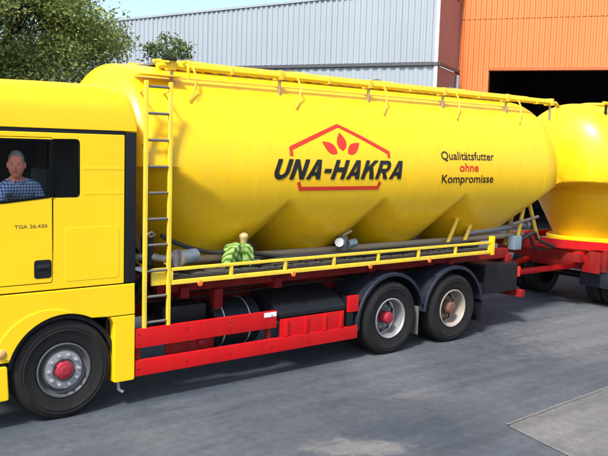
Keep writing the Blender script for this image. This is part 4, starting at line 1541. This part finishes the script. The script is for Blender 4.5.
# ================================================================== trees
def leaf_mat(name, c1, c2):
    M = bpy.data.materials.new(name)
    M.use_nodes = True
    nt = M.node_tree
    L = nt.links.new
    b = nt.nodes['Principled BSDF']
    g = nt.nodes.new('ShaderNodeNewGeometry')
    ra = nt.nodes.new('ShaderNodeValToRGB')
    ra.color_ramp.elements[0].color = (*c1, 1)
    ra.color_ramp.elements[1].color = (*c2, 1)
    L(g.outputs['Random Per Island'], ra.inputs[0])
    L(ra.outputs[0], b.inputs['Base Color'])
    b.inputs['Roughness'].default_value = .75
    b.inputs['Specular IOR Level'].default_value = .15
    tl = nt.nodes.new('ShaderNodeBsdfTranslucent')
    L(ra.outputs[0], tl.inputs[0])
    mx = nt.nodes.new('ShaderNodeMixShader')
    mx.inputs[0].default_value = .42
    L(b.outputs[0], mx.inputs[1])
    L(tl.outputs[0], mx.inputs[2])
    L(mx.outputs[0], nt.nodes['Material Output'].inputs[0])
    return M


BARK = mat('bark', (.07, .055, .04), .9, var=.3, vscale=8, bump=.5, bscale=15)
LEAF = leaf_mat('tree_leaves', (.11, .16, .04), (.36, .42, .14))
LEAF2 = leaf_mat('shrub_leaves', (.07, .11, .04), (.22, .28, .11))


def leaves_mesh(name, pts, size, material, parent):
    n = len(pts)
    pts = np.asarray(pts)
    nrm = rng.normal(size=(n, 3)); nrm[:, 2] += .5
    nrm /= np.linalg.norm(nrm, axis=1)[:, None]
    t = rng.normal(size=(n, 3)); t -= nrm * (t * nrm).sum(1)[:, None]
    t /= np.linalg.norm(t, axis=1)[:, None]
    b = np.cross(nrm, t)
    s = (size * rng.uniform(.6, 1.3, n))[:, None]
    V = np.empty((n, 4, 3))
    V[:, 0] = pts - t * s
    V[:, 1] = pts - b * s * .55 + nrm * s * .12
    V[:, 2] = pts + t * s
    V[:, 3] = pts + b * s * .55 + nrm * s * .12
    c = pts.mean(0)
    V = V.reshape(-1, 3) - c
    me = bpy.data.meshes.new(name)
    me.vertices.add(4 * n); me.loops.add(4 * n); me.polygons.add(n)
    me.vertices.foreach_set('co', V.ravel())
    me.loops.foreach_set('vertex_index', np.arange(4 * n))
    me.polygons.foreach_set('loop_start', np.arange(0, 4 * n, 4))
    me.update(calc_edges=True)
    me.materials.append(material)
    o = bpy.data.objects.new(name, me)
    C.objects.link(o)
    WL[o] = Vector(c)
    o.parent = parent
    o.location = Vector(c) - WL[parent]
    return o


def tree(name, label, base, height, crown_c, crown_r, nlimb, ncl, npl, cl_r, leaf, lm, trunk_r, group=None, keep=None):
    root = thing(name, label, 'tree', base, group)
    base = Vector(base); cc = Vector(crown_c)
    tips = []
    bm = bmesh.new()
    top = Vector((cc.x, cc.y, cc.z + crown_r[2] * .3))
    tp = spline([base, base.lerp(top, .4) + Vector((.12, -.1, 0)), top], 6)
    tube(bm, tp, 0, 10, [trunk_r * (1 - .75 * i / (len(tp) - 1)) for i in range(len(tp))])
    finish('trunk', bm, BARK, root, 60)
    cl = []
    tries = 0
    while len(cl) < ncl and tries < ncl * 20:
        tries += 1
        d = rng.normal(size=3); d /= np.linalg.norm(d)
        r = rng.uniform(.25, 1.0) ** .5
        p = cc + Vector((d[0] * crown_r[0] * r, d[1] * crown_r[1] * r, d[2] * crown_r[2] * r))
        if keep and not keep(p): continue
        cl.append(p)
    bm = bmesh.new()
    for i in range(nlimb):
        tgt = cl[i % len(cl)]
        t = random.uniform(.35, .95)
        st = tp[int(t * (len(tp) - 1))]
        mid = st.lerp(tgt, .5) + Vector((random.uniform(-.15, .15), random.uniform(-.15, .15), -.1))
        lp = spline([st, mid, tgt], 5)
        r0 = trunk_r * .38
        tube(bm, lp, 0, 6, [max(.008, r0 * (1 - .9 * k / (len(lp) - 1))) for k in range(len(lp))])
    finish('limbs', bm, BARK, root, 60)
    pts = []
    for p in cl:
        R = cl_r * random.uniform(.6, 1.25)
        m = int(npl * random.uniform(.6, 1.3))
        q = rng.normal(size=(m, 3)) * np.array([R, R, R * .6]) * .55
        pts.append(q + np.array(p))
    pts = np.concatenate(pts)
    leaves_mesh('crown', pts, leaf, lm, root)
    return root


tree('broadleaf_tree', 'large leafy green tree rising behind the truck cab', (1.9, 10.7, 0), 8, (1.9, 10.7, 5.9), (3.5, 3.0, 3.5), 120, 430, 480, .55, .042, LEAF, .22)
tree('broadleaf_tree', 'tall green tree behind the cab roof, left of the leafy tree', (-1.5, 14.5, 0), 9, (-1.2, 14.5, 6.0), (3.6, 3.2, 4.0), 60, 220, 260, .65, .06, LEAF, .25)
tree('young_tree', 'slender sparse young tree in front of the grey warehouse wall', (7.45, 11.4, 0), 5.6, (7.45, 11.4, 5.3), (.6, .55, .45), 30, 30, 46, .22, .05, LEAF2, .05)
